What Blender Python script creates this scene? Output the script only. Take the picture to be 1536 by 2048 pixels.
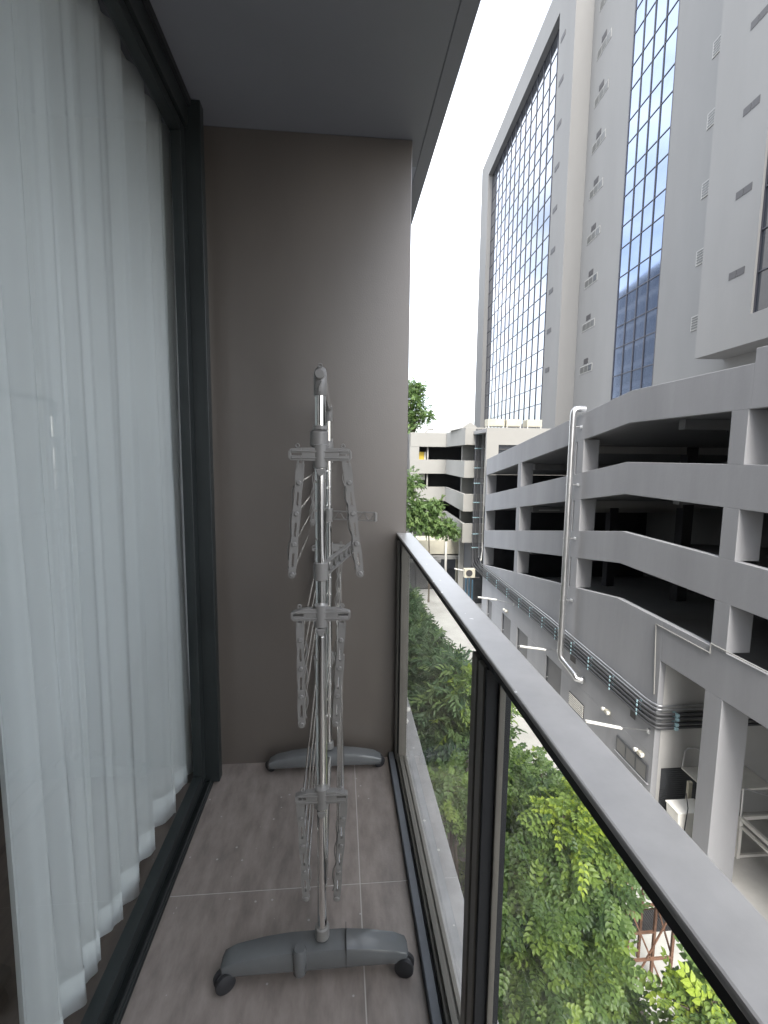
import bpy, math, random
from mathutils import Vector, Matrix
import numpy as np
random.seed(7); RNG = np.random.default_rng(11)
scene = bpy.context.scene
for o in list(bpy.data.objects): bpy.data.objects.remove(o)
COL = scene.collection

# ------------------------------------------------------------------ camera
F, CX, CY, CAMH = 970.0, 768.0, 1024.0, 1.5
YV = Vector((680-CX, 912-CY, F)).normalized()
UP = -Vector((673-CX, 9760-CY, F)).normalized()
UP = (UP - YV*UP.dot(YV)).normalized()
XV = (-UP).cross(YV)
if XV.x < 0: XV = -XV
CAM = Vector((0, 0, CAMH))
cam_d = bpy.data.cameras.new('camera'); cam = bpy.data.objects.new('camera', cam_d); COL.objects.link(cam)
cam_d.sensor_fit = 'HORIZONTAL'; cam_d.sensor_width = 36; cam_d.lens = F/1536*36
cam_d.clip_start = 0.02; cam_d.clip_end = 2000
# rows XV,YV,UP hold world axes in image coords (x right, y down, z forward)
def w_of(c): c = Vector(c); return Vector((XV.dot(c), YV.dot(c), UP.dot(c)))
r_, u_, b_ = w_of((1, 0, 0)), w_of((0, -1, 0)), w_of((0, 0, -1))
mw = Matrix(((r_.x, u_.x, b_.x, 0), (r_.y, u_.y, b_.y, 0), (r_.z, u_.z, b_.z, CAMH), (0, 0, 0, 1)))
cam.matrix_world = mw
scene.camera = cam
def ray(u, v): return w_of((u-CX, v-CY, F))
def onx(u, v, x): d = ray(u, v); return CAM + d*((x-CAM.x)/d.x)
def ony(u, v, y): d = ray(u, v); return CAM + d*((y-CAM.y)/d.y)
def onz(u, v, z): d = ray(u, v); return CAM + d*((z-CAM.z)/d.z)

# ------------------------------------------------------------------ light
world = bpy.data.worlds.new('World'); scene.world = world; world.use_nodes = True
nt = world.node_tree; nt.nodes.clear()
out = nt.nodes.new('ShaderNodeOutputWorld'); bg = nt.nodes.new('ShaderNodeBackground')
sky = nt.nodes.new('ShaderNodeTexSky'); sky.sky_type = 'NISHITA'; sky.sun_disc = False
SUN_EL, SUN_AZ = math.radians(48), math.radians(186)     # azimuth clockwise from +Y
sky.sun_elevation = SUN_EL; sky.sun_rotation = SUN_AZ
sky.air_density = 1.0; sky.dust_density = 3.0; sky.ozone_density = 1.0
tc = nt.nodes.new('ShaderNodeTexCoord'); mp = nt.nodes.new('ShaderNodeMapping'); mp.inputs['Scale'].default_value = (1, 1, 2.2)
nz = nt.nodes.new('ShaderNodeTexNoise'); nz.inputs['Scale'].default_value = 2.3; nz.inputs['Detail'].default_value = 7; nz.inputs['Roughness'].default_value = 0.55
cr = nt.nodes.new('ShaderNodeValToRGB')
cr.color_ramp.elements[0].position = 0.38; cr.color_ramp.elements[0].color = (0.22, 0.22, 0.22, 1)
cr.color_ramp.elements[1].position = 0.68; cr.color_ramp.elements[1].color = (0.85, 0.85, 0.85, 1)
mix = nt.nodes.new('ShaderNodeMixRGB'); mix.inputs['Color2'].default_value = (9.6, 9.7, 9.9, 1)
nt.links.new(tc.outputs['Generated'], mp.inputs['Vector']); nt.links.new(mp.outputs['Vector'], nz.inputs['Vector'])
nt.links.new(nz.outputs['Fac'], cr.inputs['Fac']); nt.links.new(cr.outputs['Color'], mix.inputs['Fac'])
nt.links.new(sky.outputs['Color'], mix.inputs['Color1']); nt.links.new(mix.outputs['Color'], bg.inputs['Color'])
bg.inputs['Strength'].default_value = 0.13
nt.links.new(bg.outputs['Background'], out.inputs['Surface'])
sd = bpy.data.lights.new('sun', 'SUN'); sd.energy = 1.5; sd.angle = math.radians(20); sd.color = (1.0, 0.96, 0.9)
sun = bpy.data.objects.new('sun', sd); COL.objects.link(sun)
sdir = Vector((math.sin(SUN_AZ)*math.cos(SUN_EL), math.cos(SUN_AZ)*math.cos(SUN_EL), math.sin(SUN_EL)))
sun.rotation_euler = sdir.to_track_quat('Z', 'Y').to_euler(); sun.location = (5, -10, 60)
scene.view_settings.view_transform = 'Standard'; scene.view_settings.look = 'None'
scene.view_settings.gamma = 1; scene.view_settings.use_curve_mapping = False
scene.view_settings.exposure = 1.9
scene.render.engine = 'CYCLES'
scene.render.resolution_x = 768; scene.render.resolution_y = 1024
try:
    scene.cycles.max_bounces = 10; scene.cycles.transparent_max_bounces = 16
    scene.cycles.diffuse_bounces = 5
except Exception: pass

# ------------------------------------------------------------------ materials
MATS = {}
def mat(name, col, rough=0.6, metal=0.0, noise=None, bump=None, spec=0.5, coord='Object', speck=None, coat=0):
    """procedural principled: noise=(scale, amount, stretch) varies colour, bump=(scale, strength, dist)."""
    m = bpy.data.materials.new(name); m.use_nodes = True; t = m.node_tree; b = t.nodes['Principled BSDF']
    b.inputs['Base Color'].default_value = (*col, 1); b.inputs['Roughness'].default_value = rough
    b.inputs['Metallic'].default_value = metal; b.inputs['Specular IOR Level'].default_value = spec
    if coat: b.inputs['Coat Weight'].default_value = coat; b.inputs['Coat Roughness'].default_value = 0.1 if rough < .35 else .42
    tcn = t.nodes.new('ShaderNodeTexCoord'); last = None
    if noise:
        sc, am, st = noise
        mpn = t.nodes.new('ShaderNodeMapping'); mpn.inputs['Scale'].default_value = st
        n1 = t.nodes.new('ShaderNodeTexNoise'); n1.inputs['Scale'].default_value = sc; n1.inputs['Detail'].default_value = 8; n1.inputs['Roughness'].default_value = 0.62
        t.links.new(tcn.outputs[coord], mpn.inputs['Vector']); t.links.new(mpn.outputs['Vector'], n1.inputs['Vector'])
        rp = t.nodes.new('ShaderNodeValToRGB')
        rp.color_ramp.elements[0].position = 0.3; rp.color_ramp.elements[1].position = 0.7
        rp.color_ramp.elements[0].color = (*[c*(1-am) for c in col], 1); rp.color_ramp.elements[1].color = (*[min(1, c*(1+am)) for c in col], 1)
        t.links.new(n1.outputs['Fac'], rp.inputs['Fac']); last = rp.outputs['Color']
        mr = t.nodes.new('ShaderNodeMapRange'); mr.inputs['To Min'].default_value = max(0, rough-0.08); mr.inputs['To Max'].default_value = min(1, rough+0.1)
        t.links.new(n1.outputs['Fac'], mr.inputs['Value']); t.links.new(mr.outputs['Result'], b.inputs['Roughness'])
    if speck:                                   # (scale, threshold, colour): dust spots
        sc, th, sc_col = speck
        v = t.nodes.new('ShaderNodeTexVoronoi'); v.inputs['Scale'].default_value = sc
        t.links.new(tcn.outputs[coord], v.inputs['Vector'])
        lt = t.nodes.new('ShaderNodeMath'); lt.operation = 'LESS_THAN'; lt.inputs[1].default_value = th
        t.links.new(v.outputs['Distance'], lt.inputs[0])
        n2 = t.nodes.new('ShaderNodeTexNoise'); n2.inputs['Scale'].default_value = sc*0.3
        t.links.new(tcn.outputs[coord], n2.inputs['Vector'])
        g2 = t.nodes.new('ShaderNodeMath'); g2.operation = 'GREATER_THAN'; g2.inputs[1].default_value = 0.52
        t.links.new(n2.outputs['Fac'], g2.inputs[0])
        mm = t.nodes.new('ShaderNodeMath'); mm.operation = 'MULTIPLY'
        t.links.new(lt.outputs[0], mm.inputs[0]); t.links.new(g2.outputs[0], mm.inputs[1])
        mx = t.nodes.new('ShaderNodeMixRGB'); mx.inputs['Color1'].default_value = (*col, 1); mx.inputs['Color2'].default_value = (*sc_col, 1)
        if last: t.links.new(last, mx.inputs['Color1'])
        t.links.new(mm.outputs[0], mx.inputs['Fac']); last = mx.outputs['Color']
    if last: t.links.new(last, b.inputs['Base Color'])
    if bump:
        sc, st, di = bump
        n3 = t.nodes.new('ShaderNodeTexNoise'); n3.inputs['Scale'].default_value = sc; n3.inputs['Detail'].default_value = 5
        t.links.new(tcn.outputs[coord], n3.inputs['Vector'])
        bp = t.nodes.new('ShaderNodeBump'); bp.inputs['Strength'].default_value = st; bp.inputs['Distance'].default_value = di
        t.links.new(n3.outputs['Fac'], bp.inputs['Height']); t.links.new(bp.outputs['Normal'], b.inputs['Normal'])
    MATS[name] = m; return m
def glass(name, tint, refl=1.0, rough=0.0, ior=1.5, haze=0.0):
    m = bpy.data.materials.new(name); m.use_nodes = True; t = m.node_tree; t.nodes.clear()
    o = t.nodes.new('ShaderNodeOutputMaterial'); tr = t.nodes.new('ShaderNodeBsdfTransparent'); tr.inputs['Color'].default_value = (*tint, 1)
    gl = t.nodes.new('ShaderNodeBsdfGlossy'); gl.inputs['Roughness'].default_value = rough; gl.inputs['Color'].default_value = (refl, refl, refl, 1)
    lw = t.nodes.new('ShaderNodeLayerWeight'); lw.inputs['Blend'].default_value = 0.5
    pw = t.nodes.new('ShaderNodeMath'); pw.operation = 'POWER'; pw.inputs[1].default_value = 5; t.links.new(lw.outputs['Facing'], pw.inputs[0])
    fr = t.nodes.new('ShaderNodeMath'); fr.operation = 'MULTIPLY_ADD'; r0 = ((ior-1)/(ior+1))**2*1.9; fr.inputs[1].default_value = 1-r0; fr.inputs[2].default_value = r0
    t.links.new(pw.outputs[0], fr.inputs[0])
    mx = t.nodes.new('ShaderNodeMixShader'); src = tr
    if haze:
        df = t.nodes.new('ShaderNodeBsdfDiffuse'); df.inputs['Color'].default_value = (.8, .82, .8, 1)
        nn = t.nodes.new('ShaderNodeTexNoise'); nn.inputs['Scale'].default_value = 4; nn.inputs['Detail'].default_value = 6
        tcn = t.nodes.new('ShaderNodeTexCoord'); t.links.new(tcn.outputs['Object'], nn.inputs['Vector'])
        ml = t.nodes.new('ShaderNodeMath'); ml.operation = 'MULTIPLY'; ml.inputs[1].default_value = haze*2
        t.links.new(nn.outputs['Fac'], ml.inputs[0])
        m2 = t.nodes.new('ShaderNodeMixShader'); t.links.new(ml.outputs[0], m2.inputs['Fac']); t.links.new(tr.outputs[0], m2.inputs[1]); t.links.new(df.outputs[0], m2.inputs[2]); src = m2
    t.links.new(fr.outputs[0], mx.inputs['Fac']); t.links.new(src.outputs[0], mx.inputs[1]); t.links.new(gl.outputs[0], mx.inputs[2])
    t.links.new(mx.outputs[0], o.inputs['Surface']); MATS[name] = m; return m
def leafmat(name, cols, trans=0.42, rough=0.42):
    """leaf colour runs through cols by the mesh's own 'tint' attribute."""
    m = bpy.data.materials.new(name); m.use_nodes = True; t = m.node_tree; t.nodes.clear()
    o = t.nodes.new('ShaderNodeOutputMaterial'); at = t.nodes.new('ShaderNodeAttribute'); at.attribute_name = 'tint'
    rp = t.nodes.new('ShaderNodeValToRGB'); el = rp.color_ramp.elements
    while len(el) < len(cols): el.new(0.5)
    for i, c in enumerate(cols): el[i].position = i/(len(cols)-1); el[i].color = (*c, 1)
    t.links.new(at.outputs['Fac'], rp.inputs['Fac'])
    pb = t.nodes.new('ShaderNodeBsdfPrincipled'); pb.inputs['Roughness'].default_value = rough
    tl = t.nodes.new('ShaderNodeBsdfTranslucent'); mx = t.nodes.new('ShaderNodeMixShader'); mx.inputs['Fac'].default_value = trans
    t.links.new(rp.outputs['Color'], pb.inputs['Base Color']); t.links.new(rp.outputs['Color'], tl.inputs['Color'])
    t.links.new(pb.outputs[0], mx.inputs[1]); t.links.new(tl.outputs[0], mx.inputs[2]); t.links.new(mx.outputs[0], o.inputs['Surface'])
    MATS[name] = m; return m
def emit(name, col, s):
    m = bpy.data.materials.new(name); m.use_nodes = True; t = m.node_tree; b = t.nodes['Principled BSDF']
    b.inputs['Emission Color'].default_value = (*col, 1); b.inputs['Emission Strength'].default_value = s; b.inputs['Base Color'].default_value = (.8, .8, .8, 1)
    MATS[name] = m; return m

mat('balc_wall', (.100, .086, .073), .36, noise=(1.4, .16, (1, 1, .35)), bump=(170, .22, .002), spec=1.0, coat=.35)
mat('balc_ceil', (.19, .197, .222), .45, noise=(1.2, .08, (1, 1, 1)), bump=(120, .1, .002))
mat('tile', (.235, .203, .182), .40, noise=(5.5, .30, (3.2, 1.0, 1)), bump=(140, .35, .0015), speck=(22, .09, (.4, .38, .36)))
mat('grout', (.44, .42, .39), .9)
mat('rail_metal', (.37, .365, .355), .33, metal=.1, noise=(14, .10, (1, 1, 1)), bump=(45, .08, .002), speck=(24, .13, (.72, .72, .70)))
mat('frame_metal', (.175, .168, .150), .45, metal=.25, noise=(6, .12, (1, 1, 1)))
mat('frame_tan', (.13, .122, .105), .5, metal=.15, noise=(6, .12, (1, 1, 1)))
mat('gasket', (.012, .013, .015), .7)
mat('door_frame', (.022, .027, .027), .45, metal=.2, noise=(5, .15, (1, 1, 1)))
mat('ledge', (.36, .36, .36), .85, noise=(9, .2, (1, 1, 1)), speck=(20, .12, (.65, .64, .6)))
mat('curb_gray', (.12, .13, .145), .6, noise=(10, .15, (1, 1, 1)))
mat('plastic', (.195, .190, .180), .34, noise=(20, .05, (1, 1, 1)))
mat('plastic_dark', (.120, .125, .127), .22, noise=(12, .06, (1, 1, 1)), coat=.25)
mat('rubber', (.022, .022, .024), .6)
mat('steel', (.84, .83, .80), .10, metal=1)
mat('paint', (.295, .302, .317), .8, noise=(.55, .10, (1, 1.4, .22)), bump=(9, .18, .02))
mat('paint_inner', (.44, .44, .43), .8, noise=(.7, .06, (1, 1, 1)))
mat('soffit', (.30, .30, .30), .85, noise=(.8, .08, (1, 1, 1)))
mat('deck', (.11, .11, .115), .85, noise=(1, .2, (1, 1, 1)))
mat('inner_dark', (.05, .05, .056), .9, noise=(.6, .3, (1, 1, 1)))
mat('tower_paint', (.188, .189, .186), .8, noise=(.2, .09, (1, 1, .25)), bump=(3, .1, .03))
mat('mirror', (.27, .29, .33), .02, metal=.92, noise=(.3, .05, (1, 1, 1)))
mat('mirror_strip', (.25, .305, .42), .015, metal=.95, noise=(.3, .05, (1, 1, 1)))
mat('mullion', (.05, .052, .065), .45, metal=.3)
mat('louver', (.05, .048, .05), .6)
mat('ac_pane', (.09, .092, .09), .3, spec=.6)
mat('white_paint', (.74, .73, .68), .55, noise=(3, .06, (1, 1, 1)))
mat('cream', (.46, .44, .36), .7, noise=(1.5, .1, (1, 1, 1)))
mat('far_paint', (.30, .30, .285), .85, noise=(.3, .06, (1, 1, 1)))
mat('dark_gray', (.075, .08, .088), .6, noise=(2, .15, (1, 1, 1)))
mat('door_gray', (.125, .128, .135), .55, noise=(2, .12, (1, 1, 1)))
mat('galv', (.60, .61, .62), .3, metal=.9, noise=(8, .12, (1, 1, .3)))
mat('conduit', (.42, .43, .45), .32, metal=.8, noise=(6, .12, (1, 1, 1)))
mat('conduit_dark', (.085, .088, .094), .45, metal=.3, noise=(6, .12, (1, 1, 1)))
mat('clip', (.42, .62, .68), .5)
mat('lamp_white', (.82, .82, .78), .4)
emit('lamp_lit', (1, .97, .9), 9)
mat('concrete', (.50, .495, .47), .9, noise=(.45, .22, (1, 1, 1)), bump=(8, .25, .01))
mat('soil', (.045, .040, .036), 1.0, noise=(2.2, .5, (1, 1, 1)), bump=(9, .6, .05))
mat('kerb', (.30, .30, .29), .9, noise=(2, .15, (1, 1, 1)))
mat('rust', (.17, .092, .06), .85, noise=(9, .45, (1, 1, 1)), bump=(60, .3, .003))
mat('grate', (.035, .036, .038), .6)
mat('bark', (.14, .115, .09), .9, noise=(8, .3, (1, 1, .3)), bump=(25, .4, .01))
mat('yellow', (.75, .55, .08), .7)
mat('blue_paint', (.06, .13, .19), .5)
mat('asphalt', (.055, .055, .058), .9, noise=(3, .25, (1, 1, 1)))
mat('room', (.16, .15, .14), .9)
mat('room_floor', (.10, .075, .055), .5, noise=(5, .3, (6, 1, 1)))
mat('own_paint', (.52, .52, .51), .8, noise=(.3, .05, (1, 1, 1)))
mat('own_glass', (.03, .035, .045), .04, metal=.1, spec=.8)
glass('pane', (.965, .98, .965), .9, haze=.04)
glass('door_glass', (.93, .97, .975), 1.0, ior=1.5)
leafmat('leaf_near', [(.080, .145, .055), (.155, .250, .082), (.240, .355, .090), (.48, .60, .09)])
leafmat('leaf_hedge', [(.060, .120, .062), (.115, .205, .10), (.20, .31, .125), (.34, .46, .09)])
leafmat('leaf_far', [(.11, .19, .075), (.17, .27, .09), (.25, .35, .12)])
cm = bpy.data.materials.new('sheer'); cm.use_nodes = True; t = cm.node_tree; t.nodes.clear()
o_ = t.nodes.new('ShaderNodeOutputMaterial'); d_ = t.nodes.new('ShaderNodeBsdfDiffuse'); d_.inputs['Color'].default_value = (.84, .845, .83, 1)
l_ = t.nodes.new('ShaderNodeBsdfTranslucent'); l_.inputs['Color'].default_value = (.70, .70, .68, 1)
p_ = t.nodes.new('ShaderNodeBsdfTransparent'); m1 = t.nodes.new('ShaderNodeMixShader'); m1.inputs['Fac'].default_value = .3
m2 = t.nodes.new('ShaderNodeMixShader'); m2.inputs['Fac'].default_value = .18
t.links.new(d_.outputs[0], m1.inputs[1]); t.links.new(l_.outputs[0], m1.inputs[2]); t.links.new(m1.outputs[0], m2.inputs[1]); t.links.new(p_.outputs[0], m2.inputs[2]); t.links.new(m2.outputs[0], o_.inputs['Surface'])
MATS['sheer'] = cm
mat('hem', (.70, .705, .69), .9)

# ------------------------------------------------------------------ mesh helpers
class MB:
    def __init__(s): s.v = []; s.f = []
    def add(s, vs, fs):
        n = len(s.v); s.v += [tuple(p) for p in vs]; s.f += [tuple(n+i for i in f) for f in fs]; return s
    def box(s, x0, x1, y0, y1, z0, z1):
        if x0 > x1: x0, x1 = x1, x0
        if y0 > y1: y0, y1 = y1, y0
        if z0 > z1: z0, z1 = z1, z0
        return s.add([(x0,y0,z0),(x1,y0,z0),(x1,y1,z0),(x0,y1,z0),(x0,y0,z1),(x1,y0,z1),(x1,y1,z1),(x0,y1,z1)],
              [(0,3,2,1),(4,5,6,7),(0,1,5,4),(1,2,6,5),(2,3,7,6),(3,0,4,7)])
    def prism(s, poly, axis, a, b):
        def P(p, t): return (t, p[0], p[1]) if axis == 0 else ((p[0], t, p[1]) if axis == 1 else (p[0], p[1], t))
        n = len(poly); vs = [P(p, a) for p in poly]+[P(p, b) for p in poly]
        area = sum(poly[i][0]*poly[(i+1) % n][1]-poly[(i+1) % n][0]*poly[i][1] for i in range(n))
        fl = (area > 0) ^ (axis == 1) ^ (b < a)
        fs = [tuple(range(n-1, -1, -1)), tuple(range(n, 2*n))]+[(i, (i+1) % n, n+(i+1) % n, n+i) for i in range(n)]
        if not fl: fs = [f[::-1] for f in fs]
        return s.add(vs, fs)
    def tube(s, pts, r, n=8, cap=True, closed=False):
        pts = [Vector(p) for p in pts]; m = len(pts); rs = r if isinstance(r, (list, tuple)) else [r]*m
        ref = None; vs = []
        for i, p in enumerate(pts):
            if closed: tg = (pts[(i+1) % m]-pts[i-1]).normalized()
            else: tg = (pts[min(i+1, m-1)]-pts[max(i-1, 0)]).normalized()
            if ref is None: ref = Vector((0,0,1)) if abs(tg.z) < .9 else Vector((1,0,0))
            a = (ref-tg*ref.dot(tg)).normalized(); b = tg.cross(a); ref = a
            for k in range(n):
                an = 2*math.pi*k/n; vs.append(p+(a*math.cos(an)+b*math.sin(an))*rs[i])
        fs = []
        for i in range(m if closed else m-1):
            j = (i+1) % m
            for k in range(n): fs.append((i*n+k, i*n+(k+1) % n, j*n+(k+1) % n, j*n+k))
        if cap and not closed: fs += [tuple(range(n-1, -1, -1)), tuple(range((m-1)*n, m*n))]
        return s.add(vs, fs)
    def cyl(s, a, b, r, n=16): return s.tube([a, b], r, n)
    def beam(s, a, b, w, h):
        a, b = Vector(a), Vector(b); tg = (b-a).normalized(); ref = Vector((0,0,1)) if abs(tg.z) < .95 else Vector((0,1,0))
        sx = tg.cross(ref).normalized()*w/2; sz = sx.normalized().cross(tg)*h/2
        vs = [a-sx-sz, a+sx-sz, a+sx+sz, a-sx+sz, b-sx-sz, b+sx-sz, b+sx+sz, b-sx+sz]
        return s.add(vs, [(0,3,2,1),(4,5,6,7),(0,1,5,4),(1,2,6,5),(2,3,7,6),(3,0,4,7)][::1])
    def build(s, name, m, parent=None, bevel=0, smooth=False, loc=None):
        me = bpy.data.meshes.new(name); me.from_pydata(s.v, [], s.f); me.update()
        if m: me.materials.append(MATS[m])
        return link(name, me, parent, bevel, smooth, loc)
def link(name, me, parent=None, bevel=0, smooth=False, loc=None):
    o = bpy.data.objects.new(name, me); COL.objects.link(o)
    if smooth:
        me.polygons.foreach_set('use_smooth', [True]*len(me.polygons))
        try: me.set_sharp_from_angle(angle=math.radians(40))
        except Exception: pass
    if bevel:
        b = o.modifiers.new('bevel', 'BEVEL'); b.width = bevel; b.segments = 2; b.limit_method = 'ANGLE'; b.angle_limit = math.radians(40)
    if loc is not None: o.location = loc
    if parent:
        o.parent = parent
        o.matrix_parent_inverse = parent_inv(parent)
    return o
def parent_inv(p):
    m = Matrix.Identity(4); q = p
    while q:
        m = q.matrix_parent_inverse @ Matrix.LocRotScale(q.location, q.rotation_euler, q.scale) if q.parent else Matrix.LocRotScale(q.location, q.rotation_euler, q.scale)
        break
    # parents are only ever placed at their base with no rotation, so the chain is a sum of offsets
    off = Vector((0,0,0)); q = p
    while q: off += world_off(q); q = None
    return Matrix.Translation(-off)
def world_off(q):
    v = Vector(q.location)
    if q.parent: v = q.matrix_parent_inverse.translation + v + world_off(q.parent)
    return v
def empty(name, loc=(0, 0, 0)):
    o = bpy.data.objects.new(name, None); COL.objects.link(o); o.location = loc; o.empty_display_size = .2; return o
def tag(o, label, cat, group=None):
    o['label'] = label; o['category'] = cat
    if group: o['group'] = group
    return o
def struct(o): o['kind'] = 'structure'; return o
def thing(name, label, cat, loc=(0, 0, 0), group=None): return tag(empty(name, loc), label, cat, group)
def inst(name, src, parent, loc, rot=None):
    """another object on the same mesh, placed in world space"""
    o = bpy.data.objects.new(name, src.data); COL.objects.link(o)
    for md in src.modifiers:
        if md.type == 'BEVEL':
            b = o.modifiers.new('bevel', 'BEVEL'); b.width = md.width; b.segments = md.segments; b.limit_method = 'ANGLE'; b.angle_limit = md.angle_limit
    o.location = loc
    if rot is not None: o.rotation_euler = rot
    if parent: o.parent = parent; o.matrix_parent_inverse = Matrix.Translation(-world_off(parent))
    return o

G = -10.42        # alley ground, the balcony floor is z = 0
XG = 10.28        # plane of the garage facade
YW = 2.27         # end wall of the balcony
CEIL = 2.875
XL, XR = -.578, .240   # balcony floor edges

# ------------------------------------------------------------------ setting: ground
g = MB(); g.add([(-250,-250,G-.02),(250,-250,G-.02),(250,300,G-.02),(-250,300,G-.02)], [(0,1,2,3)])
struct(g.build('ground', 'asphalt'))
g = MB(); g.box(6.62, XG+10, -12, 42.4, G-.012, G)
struct(g.build('driveway', 'concrete'))
g = MB(); n = 40
vs = []; fs = []
for j in range(n+1):
    for i in range(9):
        x = .3+6.2*i/8; y = -8+46*j/n
        vs.append((x, y, G+.05+RNG.uniform(-.03, .05)))
for j in range(n):
    for i in range(8): a = j*9+i; fs.append((a, a+1, a+10, a+9))
g.add(vs, fs); struct(g.build('planting_bed', 'soil', smooth=True))
kb = struct(MB().box(6.50, 6.62, -8, 38, G-.01, G+.0).build('kerb', 'kerb'))
for i in range(46):
    kk = MB().box(6.505, 6.615, -8+i*1.0+.006, -7+i*1.0-.006, G, G+.14)
    if i == 0: k0 = kk.build('kerb_stone', 'kerb', kb, bevel=.015)
    else: inst('kerb_stone', k0, kb, (0, i*1.0, 0))

# ------------------------------------------------------------------ setting: the balcony
fl = struct(MB().box(XL, XR, -1.2, YW, -.20, -.0012).build('balcony_floor', 'grout'))
gx = .072
ys = [-1.2, -.85, .35, 1.553, YW]
for a, b in zip(ys[:-1], ys[1:]):
    for x0, x1 in ((XL, gx), (gx, XR)):
        MB().box(x0+(.0020 if x0 == gx else 0), x1-(.0020 if x1 == gx else 0), a+.0020, b-(.0020 if b < YW else 0), -.001, .0).build('tile', 'tile', fl)
struct(MB().box(-.80, .362, -1.2, YW+.2, CEIL, CEIL+.2).build('balcony_ceiling', 'balc_ceil'))
w = tag(MB().box(-.66, .315, YW, YW+.2, -.2, CEIL-.0005).build('balcony_end_wall', 'balc_wall', bevel=.004), 'dark taupe plastered wall closing off the far end of the balcony', 'wall')
tag(MB().box(-.66, .30, -1.4, -1.2, -.2, CEIL-.0005).build('balcony_back_wall', 'balc_wall'), 'taupe plastered wall behind the viewpoint of the balcony', 'wall')
# own building: slab edges, lower and upper storeys (mirrored in the tower's glass)
ap = thing('apartment_building', 'pale apartment block with dark windows that carries the balcony', 'building', (-6, 5, G))
MB().box(.362, .424, -8, 30, CEIL-.004, CEIL+.2).build('slab_edge', 'balc_ceil', ap, bevel=.004)
MB().box(XR+.072, .426, -8, 30, -.25, -.006).build('ledge', 'ledge', ap, bevel=.004)
MB().box(-12, .30, -8, 30, G, -.26).build('lower_wall', 'own_paint', ap)
MB().box(-12, -.9, YW+.2, 30, -.25, CEIL-.01).build('storey_wall', 'own_paint', ap)
MB().box(-12, -.9, -8, -1.4, -.25, CEIL-.01).build('storey_wall', 'own_paint', ap)
MB().box(-12, .2, -8, 30, CEIL+.2, 18.6).build('upper_wall', 'own_paint', ap)
w0 = None
for fz in range(9):
    z0 = CEIL+.55+fz*3.05
    if z0 > 16.4: break
    MB().box(.2, .5, -8, 30, z0+2.15, z0+2.3).build('slab_edge', 'own_paint', ap)
    for i in range(12):
        y = -7.5+i*3.05
        if w0 is None:
            w0 = MB().box(.2, .215, y, y+2.7, z0, z0+2.1).build('window', 'own_glass', ap); yy0, zz0 = y, z0
        else: inst('window', w0, ap, (0, y-yy0, z0-zz0))
for fz in range(3):
    z0 = G+.6+fz*3.05
    for i in range(12): inst('window', w0, ap, (.1, -7.5+i*3.05-yy0, z0-zz0))

# neighbouring block further along, seen mirrored in the tower's glass strip
nb = thing('neighbour_building', 'pale block with wide dark windows mirrored in the glass strip of the tower', 'building', (-6, 72, G))
MB().box(-12, .2, 58, 92, G, 31.5).build('wall', 'own_paint', nb)
nw = None
for fz in range(12):
    for i in range(8):
        p = (0, 61+i*3.6, G+1.2+fz*3.4)
        if nw is None: nw = MB().box(.2, .23, 0, 3.0, 0, 2.5).build('window', 'own_glass', nb); nw.location = p
        else: inst('window', nw, nb, p)
# room behind the curtain
rm = struct(MB().box(-4.2, -.66, -2.5, 3.2, -.12, -.005).build('room_floor', 'room_floor'))
struct(MB().box(-4.4, -4.2, -2.5, 3.2, -.1, CEIL).build('room_wall', 'room'))
struct(MB().box(-4.2, -.8, 3.2, 3.3, -.1, CEIL).build('room_wall', 'room'))
struct(MB().box(-4.2, -.8, -2.6, -2.5, -.1, CEIL).build('room_wall', 'room'))
struct(MB().box(-4.4, -.8, -2.6, 3.3, CEIL, CEIL+.2).build('room_ceiling', 'room'))

# sliding glass door
dr = thing('sliding_glass_door', 'dark framed sliding glass door with sheer curtain behind its pane', 'door', (-.62, .8, 0))
XD = -.625
MB().box(-.66, XL-.002, -1.2, YW-.005, -.05, .018).build('sill', 'door_frame', dr, bevel=.002)
for xx, hh in ((-.586, .034), (-.612, .030), (-.650, .034)):
    MB().box(xx-.003, xx+.003, -1.2, YW-.02, .018, hh).build('track', 'door_frame', dr, bevel=.001)
MB().box(-.67, -.592, -1.2, YW-.005, CEIL-.11, CEIL-.004).build('head_frame', 'door_frame', dr, bevel=.002)
MB().box(-.592, -.578, -1.2, 2.12, CEIL-.03, CEIL-.004).build('head_trim', 'gasket', dr)
MB().box(-.66, -.545, 2.115, 2.165, .018, CEIL-.004).build('jamb', 'door_frame', dr, bevel=.003)
MB().box(-.66, -.572, 2.165, YW-.004, .018, CEIL-.11).build('jamb', 'frame_metal', dr, bevel=.003)
MB().box(-.572, -.562, 2.195, 2.205, .0, CEIL-.11).build('jamb_bead', 'frame_tan', dr)
st = MB().box(XD-.02, XD+.02, 2.06, 2.112, .045, CEIL-.11).build('stile', 'door_frame', dr, bevel=.003)
MB().box(XD-.02, XD+.02, .0, .055, .045, CEIL-.11).build('stile', 'door_frame', dr, bevel=.003)
MB().box(XD-.02, XD+.02, .055, 2.06, .040, .085).build('bottom_rail', 'door_frame', dr, bevel=.002)
MB().box(XD-.02, XD+.02, .055, 2.06, CEIL-.15, CEIL-.112).build('top_rail', 'door_frame', dr, bevel=.002)
MB().add([(XD, .05, .08), (XD, 2.065, .08), (XD, 2.065, CEIL-.145), (XD, .05, CEIL-.145)], [(0, 1, 2, 3)]).build('pane', 'door_glass', dr)
MB().add([(XD-.03, -1.2, .05), (XD-.03, .02, .05), (XD-.03, .02, CEIL-.12), (XD-.03, -1.2, CEIL-.12)], [(0, 1, 2, 3)]).build('pane', 'door_glass', dr)

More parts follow.
